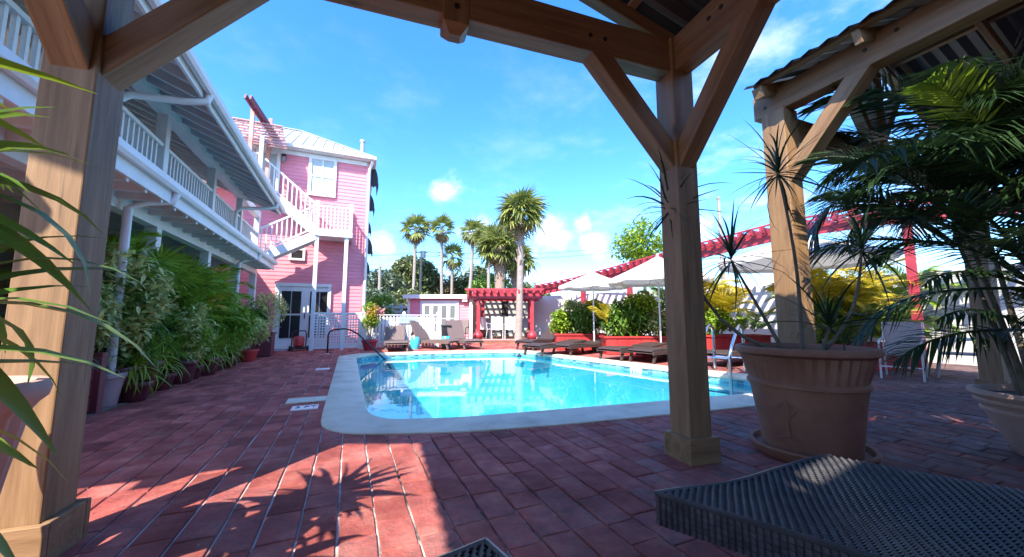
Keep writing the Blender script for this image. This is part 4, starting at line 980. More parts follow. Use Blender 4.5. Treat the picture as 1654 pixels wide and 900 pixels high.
# ------------------------------------------------------------- foreground: areca palm in the wide bowl on the right
BC = V((4.62, .92, .012)); rr = random.Random(4)
t = thing('potted_areca_palm', 'tall dark feathery palm in the wide pale bowl at the right edge', 'potted plant', BC)
pr = [(.22, 0), (.235, .01), (.27, .10), (.33, .24), (.355, .30), (.37, .305), (.372, .32), (.36, .33), (.375, .36), (.395, .37), (.398, .385), (.39, .395), (.41, .41), (.425, .43), (.42, .455), (.395, .46), (.38, .44), (.37, .40)]
part('pot', MB().lathe(pr, 64, BC), 'paleterra', t, True)
part('soil', MB().lathe([(.375, .39), (.37, .41), (.01, .42)], 20, BC), 'soil', t)
for k in range(9):
    a = k*2.4; b0 = BC+V((.16*math.cos(a), .16*math.sin(a), .41)); hh = rr.uniform(.7, 1.5)
    b1 = b0+V((.22*math.cos(a), .22*math.sin(a), hh))
    part('cane', MB().tube(stem_path(b0, b1, (.03, 0, 0), 5), [.024, .022, .02, .017, .014, .011], 7), 'stem', t, True)
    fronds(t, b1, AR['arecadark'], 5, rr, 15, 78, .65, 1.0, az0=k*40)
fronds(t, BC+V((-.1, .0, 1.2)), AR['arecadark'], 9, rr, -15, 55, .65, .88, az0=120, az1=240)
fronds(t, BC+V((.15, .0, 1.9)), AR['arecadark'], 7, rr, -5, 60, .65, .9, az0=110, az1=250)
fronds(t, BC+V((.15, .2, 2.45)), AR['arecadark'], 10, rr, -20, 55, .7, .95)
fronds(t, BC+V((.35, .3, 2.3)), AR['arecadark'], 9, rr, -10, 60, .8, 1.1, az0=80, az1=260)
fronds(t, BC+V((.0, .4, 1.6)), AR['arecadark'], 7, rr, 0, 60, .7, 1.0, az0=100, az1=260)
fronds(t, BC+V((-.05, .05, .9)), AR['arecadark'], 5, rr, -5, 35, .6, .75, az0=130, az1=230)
place('frond', AR['arecalime'][1], t, orient(V((-.55, .0, 2.15)), R(165), R(55), .3, .9), label='single bright lime green frond among the dark ones')
# ------------------------------------------------------------- foreground left: fluted pot with strap leaved plant
LC = V((-1.19, 1.83, .012)); rr = random.Random(8)
t = thing('fluted_urn', 'pale fluted terracotta urn cut by the left edge beside the near post', 'urn', LC)
pr = [(.16, 0), (.17, .02), (.12, .06), (.10, .12), (.12, .17), (.155, .22), (.165, .24), (.155, .26), (.165, .28), (.18, .36), (.205, .47), (.215, .52), (.235, .545), (.255, .56), (.262, .585), (.25, .605), (.22, .605), (.20, .58), (.19, .54)]
pr = [(r*.92, z*1.28) for r, z in pr]
part('urn_body', MB().lathe(pr, 96, LC, flute=(8, 11, 20, .10)), 'paleterra', t, True)
part('soil', MB().lathe([(.172, .68), (.16, .71), (.01, .72)], 16, LC), 'soil', t)
rosette(t, LC+V((.05, -.08, .70)), 'spider', 14, rr, -60, 30, .35, .6)
LP = V((-1.30, 1.22, .012))
t = thing('potted_strap_plant', 'leafy plant with long arching glossy green strap leaves at the left edge', 'potted plant', LP)
pot(t, LP, .17, .24, .40, 'terra')
for i, (b, nl, kd) in enumerate((((-1.06, 1.46, 1.34), 34, 'bright'), ((-1.02, 1.50, 1.02), 30, 'bright'), ((-1.2, 1.30, 1.62), 30, 'brightlime'), ((-1.25, 1.05, 1.15), 26, 'bright'), ((-.98, 1.22, .86), 26, 'bright'))):
    part('stem', MB().tube(stem_path(LP+V((.04*(i-1), .02*i, .36)), b, (.03, .02, 0)), [.014-.001*k for k in range(8)], 7), 'stem', t, True)
    rosette(t, b, kd, nl, rr, -40, 75, .8, 1.2)

# ------------------------------------------------------------- rattan loungers at the bottom edge
def rattan_lounger(label, A_, ax, ay, L, W_, zf, group=None, dip=.35):
    """A_: corner, ax along the length, ay across"""
    A_ = V(A_); ax = V(ax).normalized(); ay = V(ay).normalized()
    t = thing('rattan_lounger', label, 'lounger', A_+ax*L/2+ay*W_/2, 'dark rattan loungers under the near pavilion')
    f_ = lambda u, v, z=0: A_+ax*u+ay*v+V((0, 0, zf(u)+z))
    n_ = int(L/.02)
    deck = MB(); deck.grid([[f_(L*i/40, v, -.006) for v in (0, W_)] for i in range(41)][::-1]); deck.grid([[f_(L*i/40, v, -.11) for v in (0, W_)] for i in range(41)])
    part('deck', deck, 'rattanb', t)
    side = MB()
    rows = lambda v: [[f_(L*i/40, v, z) for z in (-.006, -.11)] for i in range(41)]
    side.grid(rows(0)); side.grid([r[::-1] for r in rows(W_)]); side.grid([[f_(0, v, -.006), f_(0, v, -.11)] for v in (W_, 0)]); side.grid([[f_(L, v, -.006), f_(L, v, -.11)] for v in (0, W_)])
    part('side_band', side, 'rattanb', t)
    wv = MB(); sp = .018; nu = int(L/sp); nv = int(W_/.025)
    for i in range(nu):                                  # raised strands of the weave, row by row
        for j in range(nv):
            u = (i+.5)*sp; v = (j+.5+(.5 if i % 2 else 0))*.025
            if v > W_-.004: continue
            p = [f_(u+du, v+dv, z) for du, dv, z in ((-.0078, -.0128, -.006), (-.0078, 0, .003), (-.0078, .0128, -.006), (.0078, -.0128, -.006), (.0078, 0, .003), (.0078, .0128, -.006), (0, -.0128, -.005), (0, 0, .0085), (0, .0128, -.005))]
            wv.add(p, [(0, 6, 7, 1), (1, 7, 8, 2), (6, 3, 4, 7), (7, 4, 5, 8)])
    part('weave', wv, 'rattan', t, True, kind='stuff')
    ew = MB()
    for k in range(int(L/.02)):
        for z in (-.02, -.04, -.06, -.08, -.1):
            u = (k+.5+(.5 if z in (-.04, -.08) else 0))*.02
            if u < L-.01: ew.box(f_(u, -.002, z), (.016, .006, .017), math.atan2(ax.y, ax.x))
    for k in range(int(W_/.02)):
        for z in (-.02, -.04, -.06, -.08, -.1): ew.box(f_(-.002, (k+.5)*.02, z), (.006, .016, .017), math.atan2(ax.y, ax.x))
    part('edge_weave', ew, 'rattan', t, kind='stuff')
    part('piping', MB().tube([f_(L*i/30, 0, .0) for i in range(31)], .009, 6).tube([f_(0, W_*i/6, .0) for i in range(7)], .009, 6).tube([f_(L*i/30, W_, .0) for i in range(31)], .009, 6), 'rattan', t, True)
    for u, v in ((.3, .12), (.3, W_-.06), (L-.1, .06), (L-.1, W_-.06)):
        q = f_(u, v, -.10); part('leg', MB().box((q.x, q.y, q.z/2+.006), (.05, .05, q.z-.012), math.atan2(ax.y, ax.x)), 'rattanb', t)
    return t
ax = V((.985, -.10, 0)); ay = V((.45, -.89, 0))
rattan_lounger('big dark woven rattan lounger filling the bottom right corner', (1.08, 1.13, 0), ax, ay, .95, 1.3, lambda u: .35+.032*math.exp(-((u-.93)/.33)**2)-.012*math.exp(-((u-.35)/.2)**2))
rattan_lounger('dark rattan lounger whose corner just shows at the bottom centre', (.395, 1.10, 0), V((.22, -.975, 0)), V((-.975, -.22, 0)), 1.5, .62, lambda u: .35)

# ------------------------------------------------------------- far loungers, brown wicker
def lounger(label, loc, rz, back=55, group='brown wicker loungers around the pool', m='wicker'):
    t = thing('wicker_lounger', label, 'lounger', loc, group)
    lx = MB()
    t0 = t.location; z0 = V((0, 0, 0))
    def lp(nm, mb, mm, sm=False):
        me = mb.mesh(nm, None, sm); setmat(me, mm); return place(nm, me, t)
    b = R(back); hx = .35
    seat = MB(); seat.grid([[V((x, y, z)) for y in (-.31, .31)] for x, z in ((-1.0, .27), (-.95, .30), (-.6, .32), (-.2, .29), (hx, .27))]); seat.grid([[V((x, y, z-.05)) for y in (.31, -.31)] for x, z in ((-1.0, .27), (-.95, .30), (-.6, .32), (-.2, .29), (hx, .27))])
    for y in (-.31, .31): seat.grid([[V((x, y, z)), V((x, y, z-.05))] for x, z in ((-1.0, .27), (-.95, .30), (-.6, .32), (-.2, .29), (hx, .27))])
    lp('seat', seat, m)
    bk = MB().bar((hx, 0, .27), (hx+.72*math.cos(b), 0, .27+.72*math.sin(b)), .60, .05); lp('backrest', bk, m)
    lp('side_rail', MB().bar((-.98, -.33, .23), (.95, -.33, .23), .04, .07).bar((-.98, .33, .23), (.95, .33, .23), .04, .07), m)
    for x, y in ((-.85, -.30), (-.85, .30), (.8, -.30), (.8, .30)): lp('leg', MB().bar((x, y, .23), (x+(-.08 if x < 0 else .08), y, .01), .05, .05), m)
    if back > 20: lp('back_strut', MB().bar((hx+.5*math.cos(b), 0, .27+.5*math.sin(b)), (hx+.55, 0, .24), .3, .025), m)
    t.rotation_euler.z = rz; return t
up_ = lounger('brown wicker lounger with raised back between the red pot and a turquoise stool', (1.38, 12.35, .012), R(86), 62)
dup(up_, (2.52, 12.40, .012), R(128), 'brown wicker lounger with raised back standing between the two turquoise stools')
dup(up_, (3.52, 12.35, .012), R(98), 'brown wicker lounger with raised back in front of the pink shed door')
lo = lounger('flat brown wicker lounger in front of the far red planter, its foot to the pool', Wp(1.22, 10.55, .012), R(20), 5, m='wickerdark')
lo2 = dup(lo, Wp(2.0, 10.6, .012), R(18), 'flat brown wicker lounger under the farther small umbrella, between the two red planters')
lo3 = dup(lo, Wp(3.02, 9.35, .012), R(14), 'flat brown wicker lounger in front of the bright red nearer planter')
lo4 = dup(lo, Wp(3.62, 8.9, .012), R(12), 'flat brown wicker lounger beside the near umbrella pole, partly behind the middle post')
lo5 = dup(lo, Wp(4.9, 8.2, .012), R(8), 'brown wicker lounger half hidden behind the pool ladder')
wc = lounger('dark wicker lounge chair with upright back beside the white wall past the pool', Wp(.95, 12.4, .012), R(30), 28, m='wickerdark')
def stool(loc, label):
    t = thing('garden_stool', label, 'stool', loc, 'turquoise garden stools')
    part('body', MB().lathe([(.10, 0), (.13, .02), (.155, .12), (.16, .2), (.15, .30), (.125, .37), (.115, .385), (.01, .39)], 24, loc), 'turq', t, True)
    part('foot_ring', MB().lathe([(.12, 0), (.135, .01), (.13, .03), (.115, .03)], 24, loc), 'turq', t, True)
    return t
s1 = stool(V((1.98, 12.3, .012)), 'turquoise ceramic garden stool left of the middle lounger')
dup(s1, V((3.02, 12.45, .012)), 0, 'turquoise ceramic garden stool right of the middle lounger')
t = thing('waste_bin', 'black waste bin behind the turquoise stool and the right lounger', 'bin', (3.15, 12.95, .012))
part('bin_body', MB().prism([(3.0, 12.84), (3.28, 12.84), (3.28, 13.08), (3.0, 13.08)], .012, .70), 'black', t, bevel=.02)
part('lid', MB().box((3.14, 12.96, .73), (.32, .28, .06)), 'black', t, bevel=.015)
def side_chair(label, loc, rz, m, fm, group):
    t = thing('patio_chair', label, 'chair', loc, group)
    def lp(nm, mb, mm, sm=False):
        me = mb.mesh(nm, None, sm); setmat(me, mm); return place(nm, me, t)
    lp('seat', MB().box((0, 0, .40), (.46, .44, .03)), m); lp('backrest', MB().bar((-.22, 0, .42), (-.36, 0, .92), .44, .025), m)
    for s in (-1, 1):
        y = .24*s
        lp('leg', MB().tube([(.24, y, .58), (.24, y, .40), (.30, y, 0)], .014, 8), fm, True)
        lp('leg', MB().tube([(-.36, y, .92), (-.22, y, .42), (-.30, y, 0)], .014, 8), fm, True)
        lp('armrest', MB().tube([(-.29, y, .66), (-.1, y, .64), (.18, y, .62), (.24, y, .56)], .016, 8), fm, True)
    lp('front_bar', MB().tube([(.27, -.24, .2), (.27, .24, .2)], .011, 6), fm, True)
    t.rotation_euler.z = rz; return t
side_chair('dark patio chair between the right lounger and the white shed corner', Wp(-1.95, 14.3, .012), R(-120), 'wicker', 'darkmetal', 'chairs on the terrace')
c1 = side_chair('pale grey sling chair with white arms beside the red planter behind the palm fronds', (8.45, 3.15, .012), R(195), 'sling', 'alu', 'sling chairs on the right')
dup(c1, (9.35, 2.75, .012), R(110), 'pale grey sling chair farther right, seen through the palm fronds')
# terrace furniture under the far pergola
t = thing('terrace_table', 'white table under the far red pergola', 'table', Wp(-.45, 16.6, .13))
part('tabletop', wbox(MB(), -1.0, .15, 16.3, 16.9, .70, .74), 'white', t)
for l, d in ((-.95, 16.35), (.1, 16.35), (-.95, 16.85), (.1, 16.85)): part('leg', wbox(MB(), l-.025, l+.025, d-.025, d+.025, .13, .70), 'white', t)
c2 = side_chair('white chair at the table under the far pergola, the left one', Wp(-.62, 15.95, .13), R(66), 'white', 'white', 'white chairs under the far pergola')
dup(c2, Wp(-.05, 15.95, .13), R(66), 'white chair at the table under the far pergola, nearest the palm trunk')
dup(c2, Wp(-1.05, 16.2, .13), R(20), 'white chair at the left end of the table under the far pergola')
# cleaner cart
q = V((-1.36, 13.05, .012))
t = thing('cleaner_cart', 'small red wheeled canister cart with black handle by the lattice screen', 'cart', q)
part('canister', MB().lathe([(.10, .12), (.15, .16), (.16, .34), (.13, .42), (.05, .45)], 20, q), 'redpl', t, True)
fm_ = MB().tube([q+V((-.19, -.02, .06)), q+V((-.19, .08, .50)), q+V((-.15, .10, .60)), q+V((.15, .10, .60)), q+V((.19, .08, .50)), q+V((.19, -.02, .06))], .018, 8)
part('handle', fm_, 'black', t, True); part('base', MB().box(q+V((0, 0, .09)), (.44, .26, .05)), 'black', t, bevel=.01)
for s in (-1, 1): part('wheel', MB().tube([q+V((s*.22, .06, .08)), q+V((s*.26, .06, .08))], .078, 16), 'black', t, True)
# red pot with bougainvillea
q = V((.62, 12.45, .012)); t = thing('potted_bougainvillea', 'loose yellow green shrub with pinkish bracts in a red tapered pot by the lattice screen', 'potted plant', q)
pot(t, q, .15, .235, .32, 'red')
for k in range(4): part('stem', MB().tube(stem_path(q+V((.04*math.cos(k*1.6), .04*math.sin(k*1.6), .28)), q+V((.14*math.cos(k*1.6), .14*math.sin(k*1.6), 1.15)), (.03, 0, 0)), [.012-.001*i for i in range(8)], 6), 'stem', t)
fpart(t, foliage(q+V((0, 0, 1.08)), (.28, .24, .42), 420, .085, 4), 'leaflime'); fpart(t, foliage(q+V((.14, 0, 1.1)), (.26, .22, .32), 130, .075, 5), 'leafpink', 'bract'); fpart(t, foliage(q+V((0, 0, 1.0)), (.24, .22, .45), 200, .08, 6), 'leafyellow')
# pale slab at the house door
o = tag(part('door_slab', MB().box((-1.9, 13.45, .05), (.8, .5, .09)), 'plaster', bevel=.01), 'low grey concrete slab in front of the pink house door', 'slab')
# ------------------------------------------------------------- umbrellas
def umbrella(label, loc, zt_, zr, r_):
    loc = V(loc); t = thing('patio_umbrella', label, 'umbrella', loc, 'cream market umbrellas')
    part('pole', MB().tube([loc, loc+V((0, 0, zt_-.02))], .022, 10), 'white_old', t, True)
    part('base', MB().lathe([(.26, 0), (.26, .03), (.22, .05), (.05, .06), (.04, .14)], 24, loc), 'darkmetal', t, True)
    cn = MB(); va = MB(); n_ = 8
    for k in range(n_):
        a, b = 2*math.pi*k/n_+.2, 2*math.pi*(k+1)/n_+.2
        rows = []
        for i in range(6):
            tt = .03+.97*i/5; z = zt_-(zt_-zr)*tt**.92; row = []
            for j in range(5):
                an = a+(b-a)*j/4; rr_ = r_*tt*(math.cos((b-a)/2)/math.cos(an-(a+b)/2)); sagz = -.03*tt*math.sin(math.pi*j/4)*(1 if i > 2 else .4)
                row.append(loc+V((rr_*math.cos(an), rr_*math.sin(an), z+sagz)))
            rows.append(row)
        cn.grid(rows)
        va.grid([rows[-1], [p*1-V((0, 0, .085)) for p in rows[-1]]])
        part('rib', MB().bar(loc+V((0, 0, zt_-.06)), loc+V((r_*.98*math.cos(a), r_*.98*math.sin(a), zr-.02)), .014, .018), 'white_old', t)
        m_ = loc+V((r_*.5*math.cos(a), r_*.5*math.sin(a), zt_-(zt_-zr)*.55-.02)); part('strut', MB().bar(loc+V((0, 0, zr-.12)), m_, .012, .014), 'white_old', t)
    part('canopy', cn, 'canvas', t, True); part('valance', va, 'canvas', t, True)
    part('finial', MB().lathe([(.03, 0), (.04, .03), (.015, .07)], 12, loc+V((0, 0, zt_-.01))), 'white_old', t, True)
    return t
umbrella('farther cream market umbrella standing between the two red planters', Wp(2.42, 11.05, .012), 2.38, 1.95, 1.03)
umbrella('cream market umbrella next to the middle timber post', Wp(3.92, 9.9, .012), 2.66, 2.02, 1.32)
umbrella('large cream umbrella seen behind the spiky dragon trees', (8.0, 4.35, .012), 2.60, 2.12, 1.45)
# ------------------------------------------------------------- red planters on the right
def planter(label, l0, l1, d0, d1, h_, seed, stuff):
    c = Wp((l0+l1)/2, (d0+d1)/2, .012); t = thing('red_planter', label, 'planter', c, 'red planters along the right side')
    part('box', wbox(MB(), l0, l1, d0, d1, .012, h_-.05), 'redpl', t)
    n_ = 6
    for k in range(n_): part('board', wbox(MB(), l0+(l1-l0)*k/n_+.006, l0+(l1-l0)*(k+1)/n_-.006, d0-.02, d0-.001, .03, h_-.06), 'redpl', t)
    part('rim', wbox(wbox(wbox(wbox(MB(), l0-.05, l1+.05, d0-.055, d0+.03, h_-.05, h_), l0-.05, l1+.05, d1-.03, d1+.05, h_-.05, h_), l0-.05, l0+.03, d0+.03, d1-.03, h_-.05, h_), l1-.03, l1+.05, d0+.03, d1-.03, h_-.05, h_), 'redpl', t)
    part('soil', wbox(MB(), l0+.03, l1-.03, d0+.03, d1-.03, h_-.07, h_-.03), 'soil', t)
    rr = random.Random(seed)
    stuff(t, rr, lambda l, d, z=0: Wp(l, d, h_-.03+z))
    return t
def bush(t, c, r, n_, ls, m, seed, stems=3, base=None):
    rr = random.Random(seed); b = V(base) if base else V(c)-V((0, 0, r[2]))
    for k in range(stems): part('stem', MB().tube(stem_path(b, V(c)+V((rr.uniform(-.5, .5)*r[0], rr.uniform(-.5, .5)*r[1], rr.uniform(0, .5)*r[2])), (.03, 0, 0)), [.013-.001*i for i in range(8)], 5), 'stem', t)
    fpart(t, foliage(c, r, n_, ls, seed), m)
def st1(t, rr, f):
    bush(t, f(1.55, 11.95, .36), (.30, .3, .40), 700, .14, 'leaflime', 31); bush(t, f(2.15, 12.0, .42), (.42, .35, .45), 900, .13, 'leaf', 32); bush(t, f(2.65, 12.0, .5), (.45, .35, .55), 900, .13, 'leaf', 33)
    bush(t, f(2.0, 12.1, .8), (.35, .3, .3), 400, .12, 'leafpale', 34); fronds(t, f(2.75, 11.95, .4), AR['arecayellow'], 5, rr, 30, 75, .8, 1.1)
planter('red wooden planter with lime and dark green shrubs beside the white garden wall', 1.38, 2.95, 11.65, 12.2, .52, 1, st1)
def st2(t, rr, f):
    bush(t, f(2.95, 10.5, .45), (.4, .3, .5), 900, .13, 'leaf', 41); bush(t, f(3.5, 10.6, .55), (.5, .35, .62), 1100, .14, 'leaf', 42); bush(t, f(3.6, 10.5, .9), (.45, .3, .35), 600, .13, 'leaflime', 43); bush(t, f(4.1, 10.5, .4), (.4, .3, .42), 700, .12, 'leafpale', 44)
    fronds(t, f(2.65, 10.4, .35), AR['arecayellow'], 4, rr, 45, 80, .7, .9, az0=100, az1=220); rosette(t, f(3.1, 10.3, .1), 'paddle', 8, rr, 40, 85, .8, 1.2)
planter('bright red wooden planter with leafy green shrubs under the near umbrella', 2.55, 4.4, 10.2, 10.75, .51, 2, st2)
def st3(t, rr, f):
    for k in range(5): fronds(t, f(5.0+k*.32, 9.7, .1), AR['arecalime' if k % 2 else 'areca'], 7, rr, 15, 75, .55, .8)
    fronds(t, f(5.6, 9.9, .5), AR['arecayellow'], 22, rr, 15, 80, .9, 1.3); bush(t, f(5.2, 9.7, .3), (.6, .3, .35), 700, .12, 'leaflime', 51)
planter('red planter with yellow and green feathery palms seen behind the pool ladder', 4.72, 6.5, 9.45, 10.0, .58, 3, st3)
def st4(t, rr, f):
    fronds(t, f(6.7, 7.6, .4), AR['arecayellow'], 26, rr, 5, 80, .9, 1.3); fronds(t, f(6.6, 7.4, .1), AR['arecalime'], 12, rr, 10, 60, .7, .9)
    bush(t, f(6.2, 7.4, .4), (.5, .3, .5), 700, .12, 'leaflime', 61); fronds(t, f(7.2, 7.3, .2), AR['arecalime'], 16, rr, 5, 70, .9, 1.2); fronds(t, f(6.4, 7.8, .7), AR['arecayellow'], 18, rr, 5, 70, 1.0, 1.4); fronds(t, f(7.2, 7.7, .6), AR['arecayellow'], 9, rr, 25, 80, .9, 1.2)
planter('red planter with yellow palms behind the big terracotta pot and sling chair', 5.7, 7.5, 7.1, 7.65, .52, 4, st4)

for lat, d, kinds, z_, lb in ((6.9, 8.5, ('arecayellow', 'arecalime'), .55, 'big yellow feathery palm left of the sling chair, behind the terracotta pot'), (8.0, 8.6, ('arecayellow', 'arecalime'), .6, 'big yellow green feathery palm behind the grey sling chair'),
        (9.2, 8.9, ('arecalime', 'areca'), .6, 'green feathery palm by the white wall behind the farther sling chair'), (5.55, 10.6, ('arecayellow', 'arecayellow'), .7, 'golden feathery palm behind the planter by the pool ladder'), (4.6, 11.6, ('areca', 'arecalime'), .5, 'green feathery palm behind the middle timber post')):
    q = Wp(lat, d, .012); t = thing('potted_palm', lb, 'potted plant', q, 'feathery palms along the right wall'); rr = random.Random(int(lat*10)); pot(t, q, .22, .3, .42, 'redpl')
    for k in range(4):
        b1 = q+V((.14*math.cos(k*1.6), .14*math.sin(k*1.6), z_+.3*k)); part('cane', MB().tube([q+V((.06*math.cos(k*1.6), .06*math.sin(k*1.6), .38)), b1], [.02, .014], 6), 'stem', t)
        fronds(t, b1, AR[kinds[0 if k > 1 else 1]], 8, rr, 5, 78, 1.0, 1.45)
# ============================================================= potted plants along the gallery
G_ = 'potted plants along the white gallery'
def potted(label, x, y, pr_, fill, m='maroon', cat='potted plant', name='potted_plant', smooth=True):
    q = V((x+.10, y, .022)); t = thing(name, label, cat, q, G_); h_ = pot(t, q, *pr_, m, smooth=smooth); rr = random.Random(int(abs(x*37+y*91)*10)); fill(t, rr, q); return t
def f_grass(t, rr, q): rosette(t, q+V((0, 0, .45)), 'grass', 60, rr, -10, 85, .7, 1.1)
potted('grey green grassy plant in a mauve pot beside the maroon timber planter post', -2.62, 5.75, (.15, .20, .36), f_grass, 'mauve')
def f_strap(t, rr, q):
    for b, n_ in (((.05, 0, .62), 46), ((.0, .15, .95), 40), ((.12, -.1, .78), 36)):
        part('stem', MB().tube(stem_path(q+V((0, 0, .4)), q+V(b), (.02, 0, 0)), [.018]*8, 6), 'stem', t); rosette(t, q+V(b), 'spikeg', n_, rr, -35, 80, .95, 1.35)
potted('dense dark strap leaved plant in a big maroon glazed pot', -2.62, 6.45, (.20, .28, .42), f_strap)
def f_var(t, rr, q): bush(t, q+V((.05, 0, 1.25)), (.40, .45, .62), 620, .10, 'leafcream', 71, 4, q+V((0, 0, .4))); fpart(t, foliage(q+V((-.05, .05, 1.1)), (.38, .42, .6), 420, .11, 171), 'leaf', 'inner_foliage')
potted('tall variegated shrub with pale yellow leaves next to the near post', -2.62, 6.0, (.17, .23, .40), f_var)
def f_fan(t, rr, q):
    for b in ((.1, 0, 1.45), (-.2, .3, 1.6), (.15, .35, 1.3)):
        part('stem', MB().tube(stem_path(q+V((0, 0, .4)), q+V(b), (.03, 0, 0)), [.02]*8, 6), 'stem', t); fronds(t, q+V(b), FN['fanbright'], 6, rr, -5, 60, .7, .95); fronds(t, q+V(b), FN['fanlime'], 8, rr, 15, 80, .75, 1.0)
potted('tall fan leaved palm with lime fringed leaves in front of the white gallery columns', -3.0, 6.9, (.2, .27, .45), f_fan)
def f_are(t, rr, q):
    for k in range(5): fronds(t, q+V((.1*math.cos(k*1.3), .1*math.sin(k*1.3), .55+.2*k)), AR['areca' if k < 2 else 'arecabright'], 5, rr, 25, 82, .9, 1.25)
    fronds(t, q+V((.1, 0, 1.3)), AR['arecalime'], 10, rr, 20, 75, .9, 1.2)
potted('green feathery areca palm rising behind the fan leaved palm', -3.1, 7.7, (.2, .27, .4), f_are)
def f_yel(t, rr, q): 
    fronds(t, q+V((.1, 0, .95)), AR['arecayellow'], 9, rr, 35, 82, .75, 1.0); fronds(t, q+V((.1, 0, .7)), AR['arecalime'], 9, rr, 20, 75, .7, 1.0)
potted('yellowing areca palm with broad golden fronds in the middle of the pot row', -2.85, 8.5, (.18, .25, .4), f_yel)
def f_drag(t, rr, q):
    for b, n_ in (((.22, .1, 1.62), 44), ((-.1, .2, 1.15), 36)):
        part('stem', MB().tube(stem_path(q+V((0, 0, .35)), q+V(b), (.04, 0, 0)), [.018-.001*i for i in range(8)], 6), 'stem', t); rosette(t, q+V(b), 'spikeg', n_, rr, -30, 80, .9, 1.2)
potted('slim dragon tree with one high spiky head against the white balcony', -2.85, 8.0, (.16, .22, .36), f_drag)
def f_vs(t, rr, q): bush(t, q+V((0, 0, .78)), (.40, .42, .46), 560, .085, 'leafcream', 72, 4, q+V((0, 0, .3))); fpart(t, foliage(q+V((-.05, .05, .72)), (.38, .4, .42), 420, .1, 172), 'leafbright', 'inner_foliage'); 
potted('low variegated cream and green shrub in front of the yellowing palm', -2.45, 7.35, (.17, .23, .34), f_vs)
def f_sp(t, rr, q): rosette(t, q+V((0, 0, .36)), 'spider', 70, rr, -25, 80, .9, 1.5); rosette(t, q+V((.05, .2, .5)), 'spikebright', 40, rr, -15, 80, .7, 1.0)
potted('bright arching spider plant spilling to the brick paving', -2.36, 8.2, (.15, .2, .30), f_sp)
def f_pad(t, rr, q): rosette(t, q+V((0, 0, .55)), 'paddle', 16, rr, 35, 86, .9, 1.6); rosette(t, q+V((0, 0, .95)), 'paddle', 8, rr, 45, 86, .9, 1.3)
potted('broad leaved bird of paradise plant with upright dark green blades', -2.75, 9.4, (.2, .26, .42), f_pad)
def f_are2(t, rr, q):
    for k in range(4): fronds(t, q+V((.1*math.cos(k*1.6), .1*math.sin(k*1.6), .7+.3*k)), AR['arecalime' if k > 1 else 'arecabright'], 6, rr, 20, 80, .75, 1.0)
potted('lime green feathery palm near the far end of the gallery', -2.75, 10.0, (.2, .26, .42), f_are2)
def f_b2(t, rr, q): bush(t, q+V((0, 0, .75)), (.45, .5, .5), 950, .10, 'leafbright', 73, 4, q+V((0, 0, .3)))
potted('round green leafy shrub in a red belly pot', -2.36, 9.55, (.14, .2, .28), f_b2, 'maroon')
def f_b3(t, rr, q): bush(t, q+V((0, 0, .62)), (.36, .4, .36), 700, .08, 'leafcream', 74, 3, q+V((0, 0, .25)))
potted('small speckled shrub in a round red pot before the tall maroon box', -2.18, 10.35, (.14, .2, .27), f_b3, 'redpl')
def f_b5(t, rr, q): bush(t, q+V((0, 0, .7)), (.4, .35, .42), 700, .09, 'leaf', 77, 3, q+V((0, 0, .25))); rosette(t, q+V((0, 0, .4)), 'spikeg', 30, rr, -10, 70, .8, 1.1)
potted('dense green filler shrub between the strap plant and the low variegated shrub', -2.8, 7.2, (.17, .23, .36), f_b5)
potted('dark green bushy shrub behind the spider plant', -2.8, 8.9, (.17, .23, .36), f_b5)
potted('second feathery areca palm between the strap plant and the white column', -3.1, 6.2, (.2, .27, .4), f_are)
def f_are3(t, rr, q): fronds(t, q+V((.1, 0, 1.25)), AR['arecalime'], 14, rr, 15, 80, .8, 1.1); fronds(t, q+V((.1, .2, .8)), AR['arecabright'], 14, rr, 10, 75, .8, 1.1)
potted('lime topped areca palm leaning out above the low variegated shrub', -2.75, 7.9, (.2, .27, .4), f_are3)
potted('another fan leaved palm nearer the middle of the row', -2.9, 8.7, (.2, .27, .45), f_fan)
potted('broad leaved plant with dark blades behind the red belly pot', -2.7, 10.6, (.2, .26, .42), f_pad)
def f_b6(t, rr, q): bush(t, q+V((0, 0, .85)), (.45, .5, .6), 520, .11, 'leafcream', 78, 4, q+V((0, 0, .3))); fpart(t, foliage(q+V((0, .1, .75)), (.4, .45, .5), 400, .12, 178), 'leaf', 'inner_foliage')
potted('loose cream and green shrub right beside the maroon planter post', -2.75, 6.05, (.17, .23, .36), f_b6)
for k, (x, y) in enumerate(((-2.42, 6.0), (-2.45, 6.75), (-2.42, 7.75), (-2.38, 8.75), (-2.3, 9.15))):
    potted(('low spidery clump spilling over beside the maroon planter post', 'low arching clump in front of the big maroon strap plant pot', 'low bright clump between the cream shrub and the spider plant', 'low spidery clump right of the spider plant', 'low spidery clump left of the red belly pot')[k], x, y, (.12, .16, .22), f_sp, 'maroon')
q = V((-2.02, 11.55, .022)); t = thing('tall_planter_box', 'tall square maroon planter with a silvery green shrub by the house corner', 'planter', q, G_)
part('box', MB().box(q+V((0, 0, .29)), (.46, .46, .56)), 'maroonwood', t, bevel=.008); part('rim', MB().box(q+V((0, 0, .585)), (.52, .52, .04)), 'maroonwood', t, bevel=.006)
part('soil', MB().box(q+V((0, 0, .60)), (.40, .40, .02)), 'soil', t)
bush(t, q+V((0, 0, 1.15)), (.45, .45, .52), 700, .085, 'leafcream', 75, 4, q+V((0, 0, .6))); bush(t, q+V((-.3, -.2, 1.05)), (.35, .4, .45), 500, .09, 'leaf', 76, 2, q+V((0, 0, .6)))
q = V((-2.62, 5.2, .022)); t = thing('maroon_planter_box', 'low maroon timber planter with corner post beside the near pavilion post', 'planter', q)
for x, y in ((-2.40, 5.40), (-2.40, 4.6), (-2.9, 5.40)): part('corner_post', MB().box((x, y, .33), (.10, .10, .62)), 'maroonwood', t, bevel=.005)
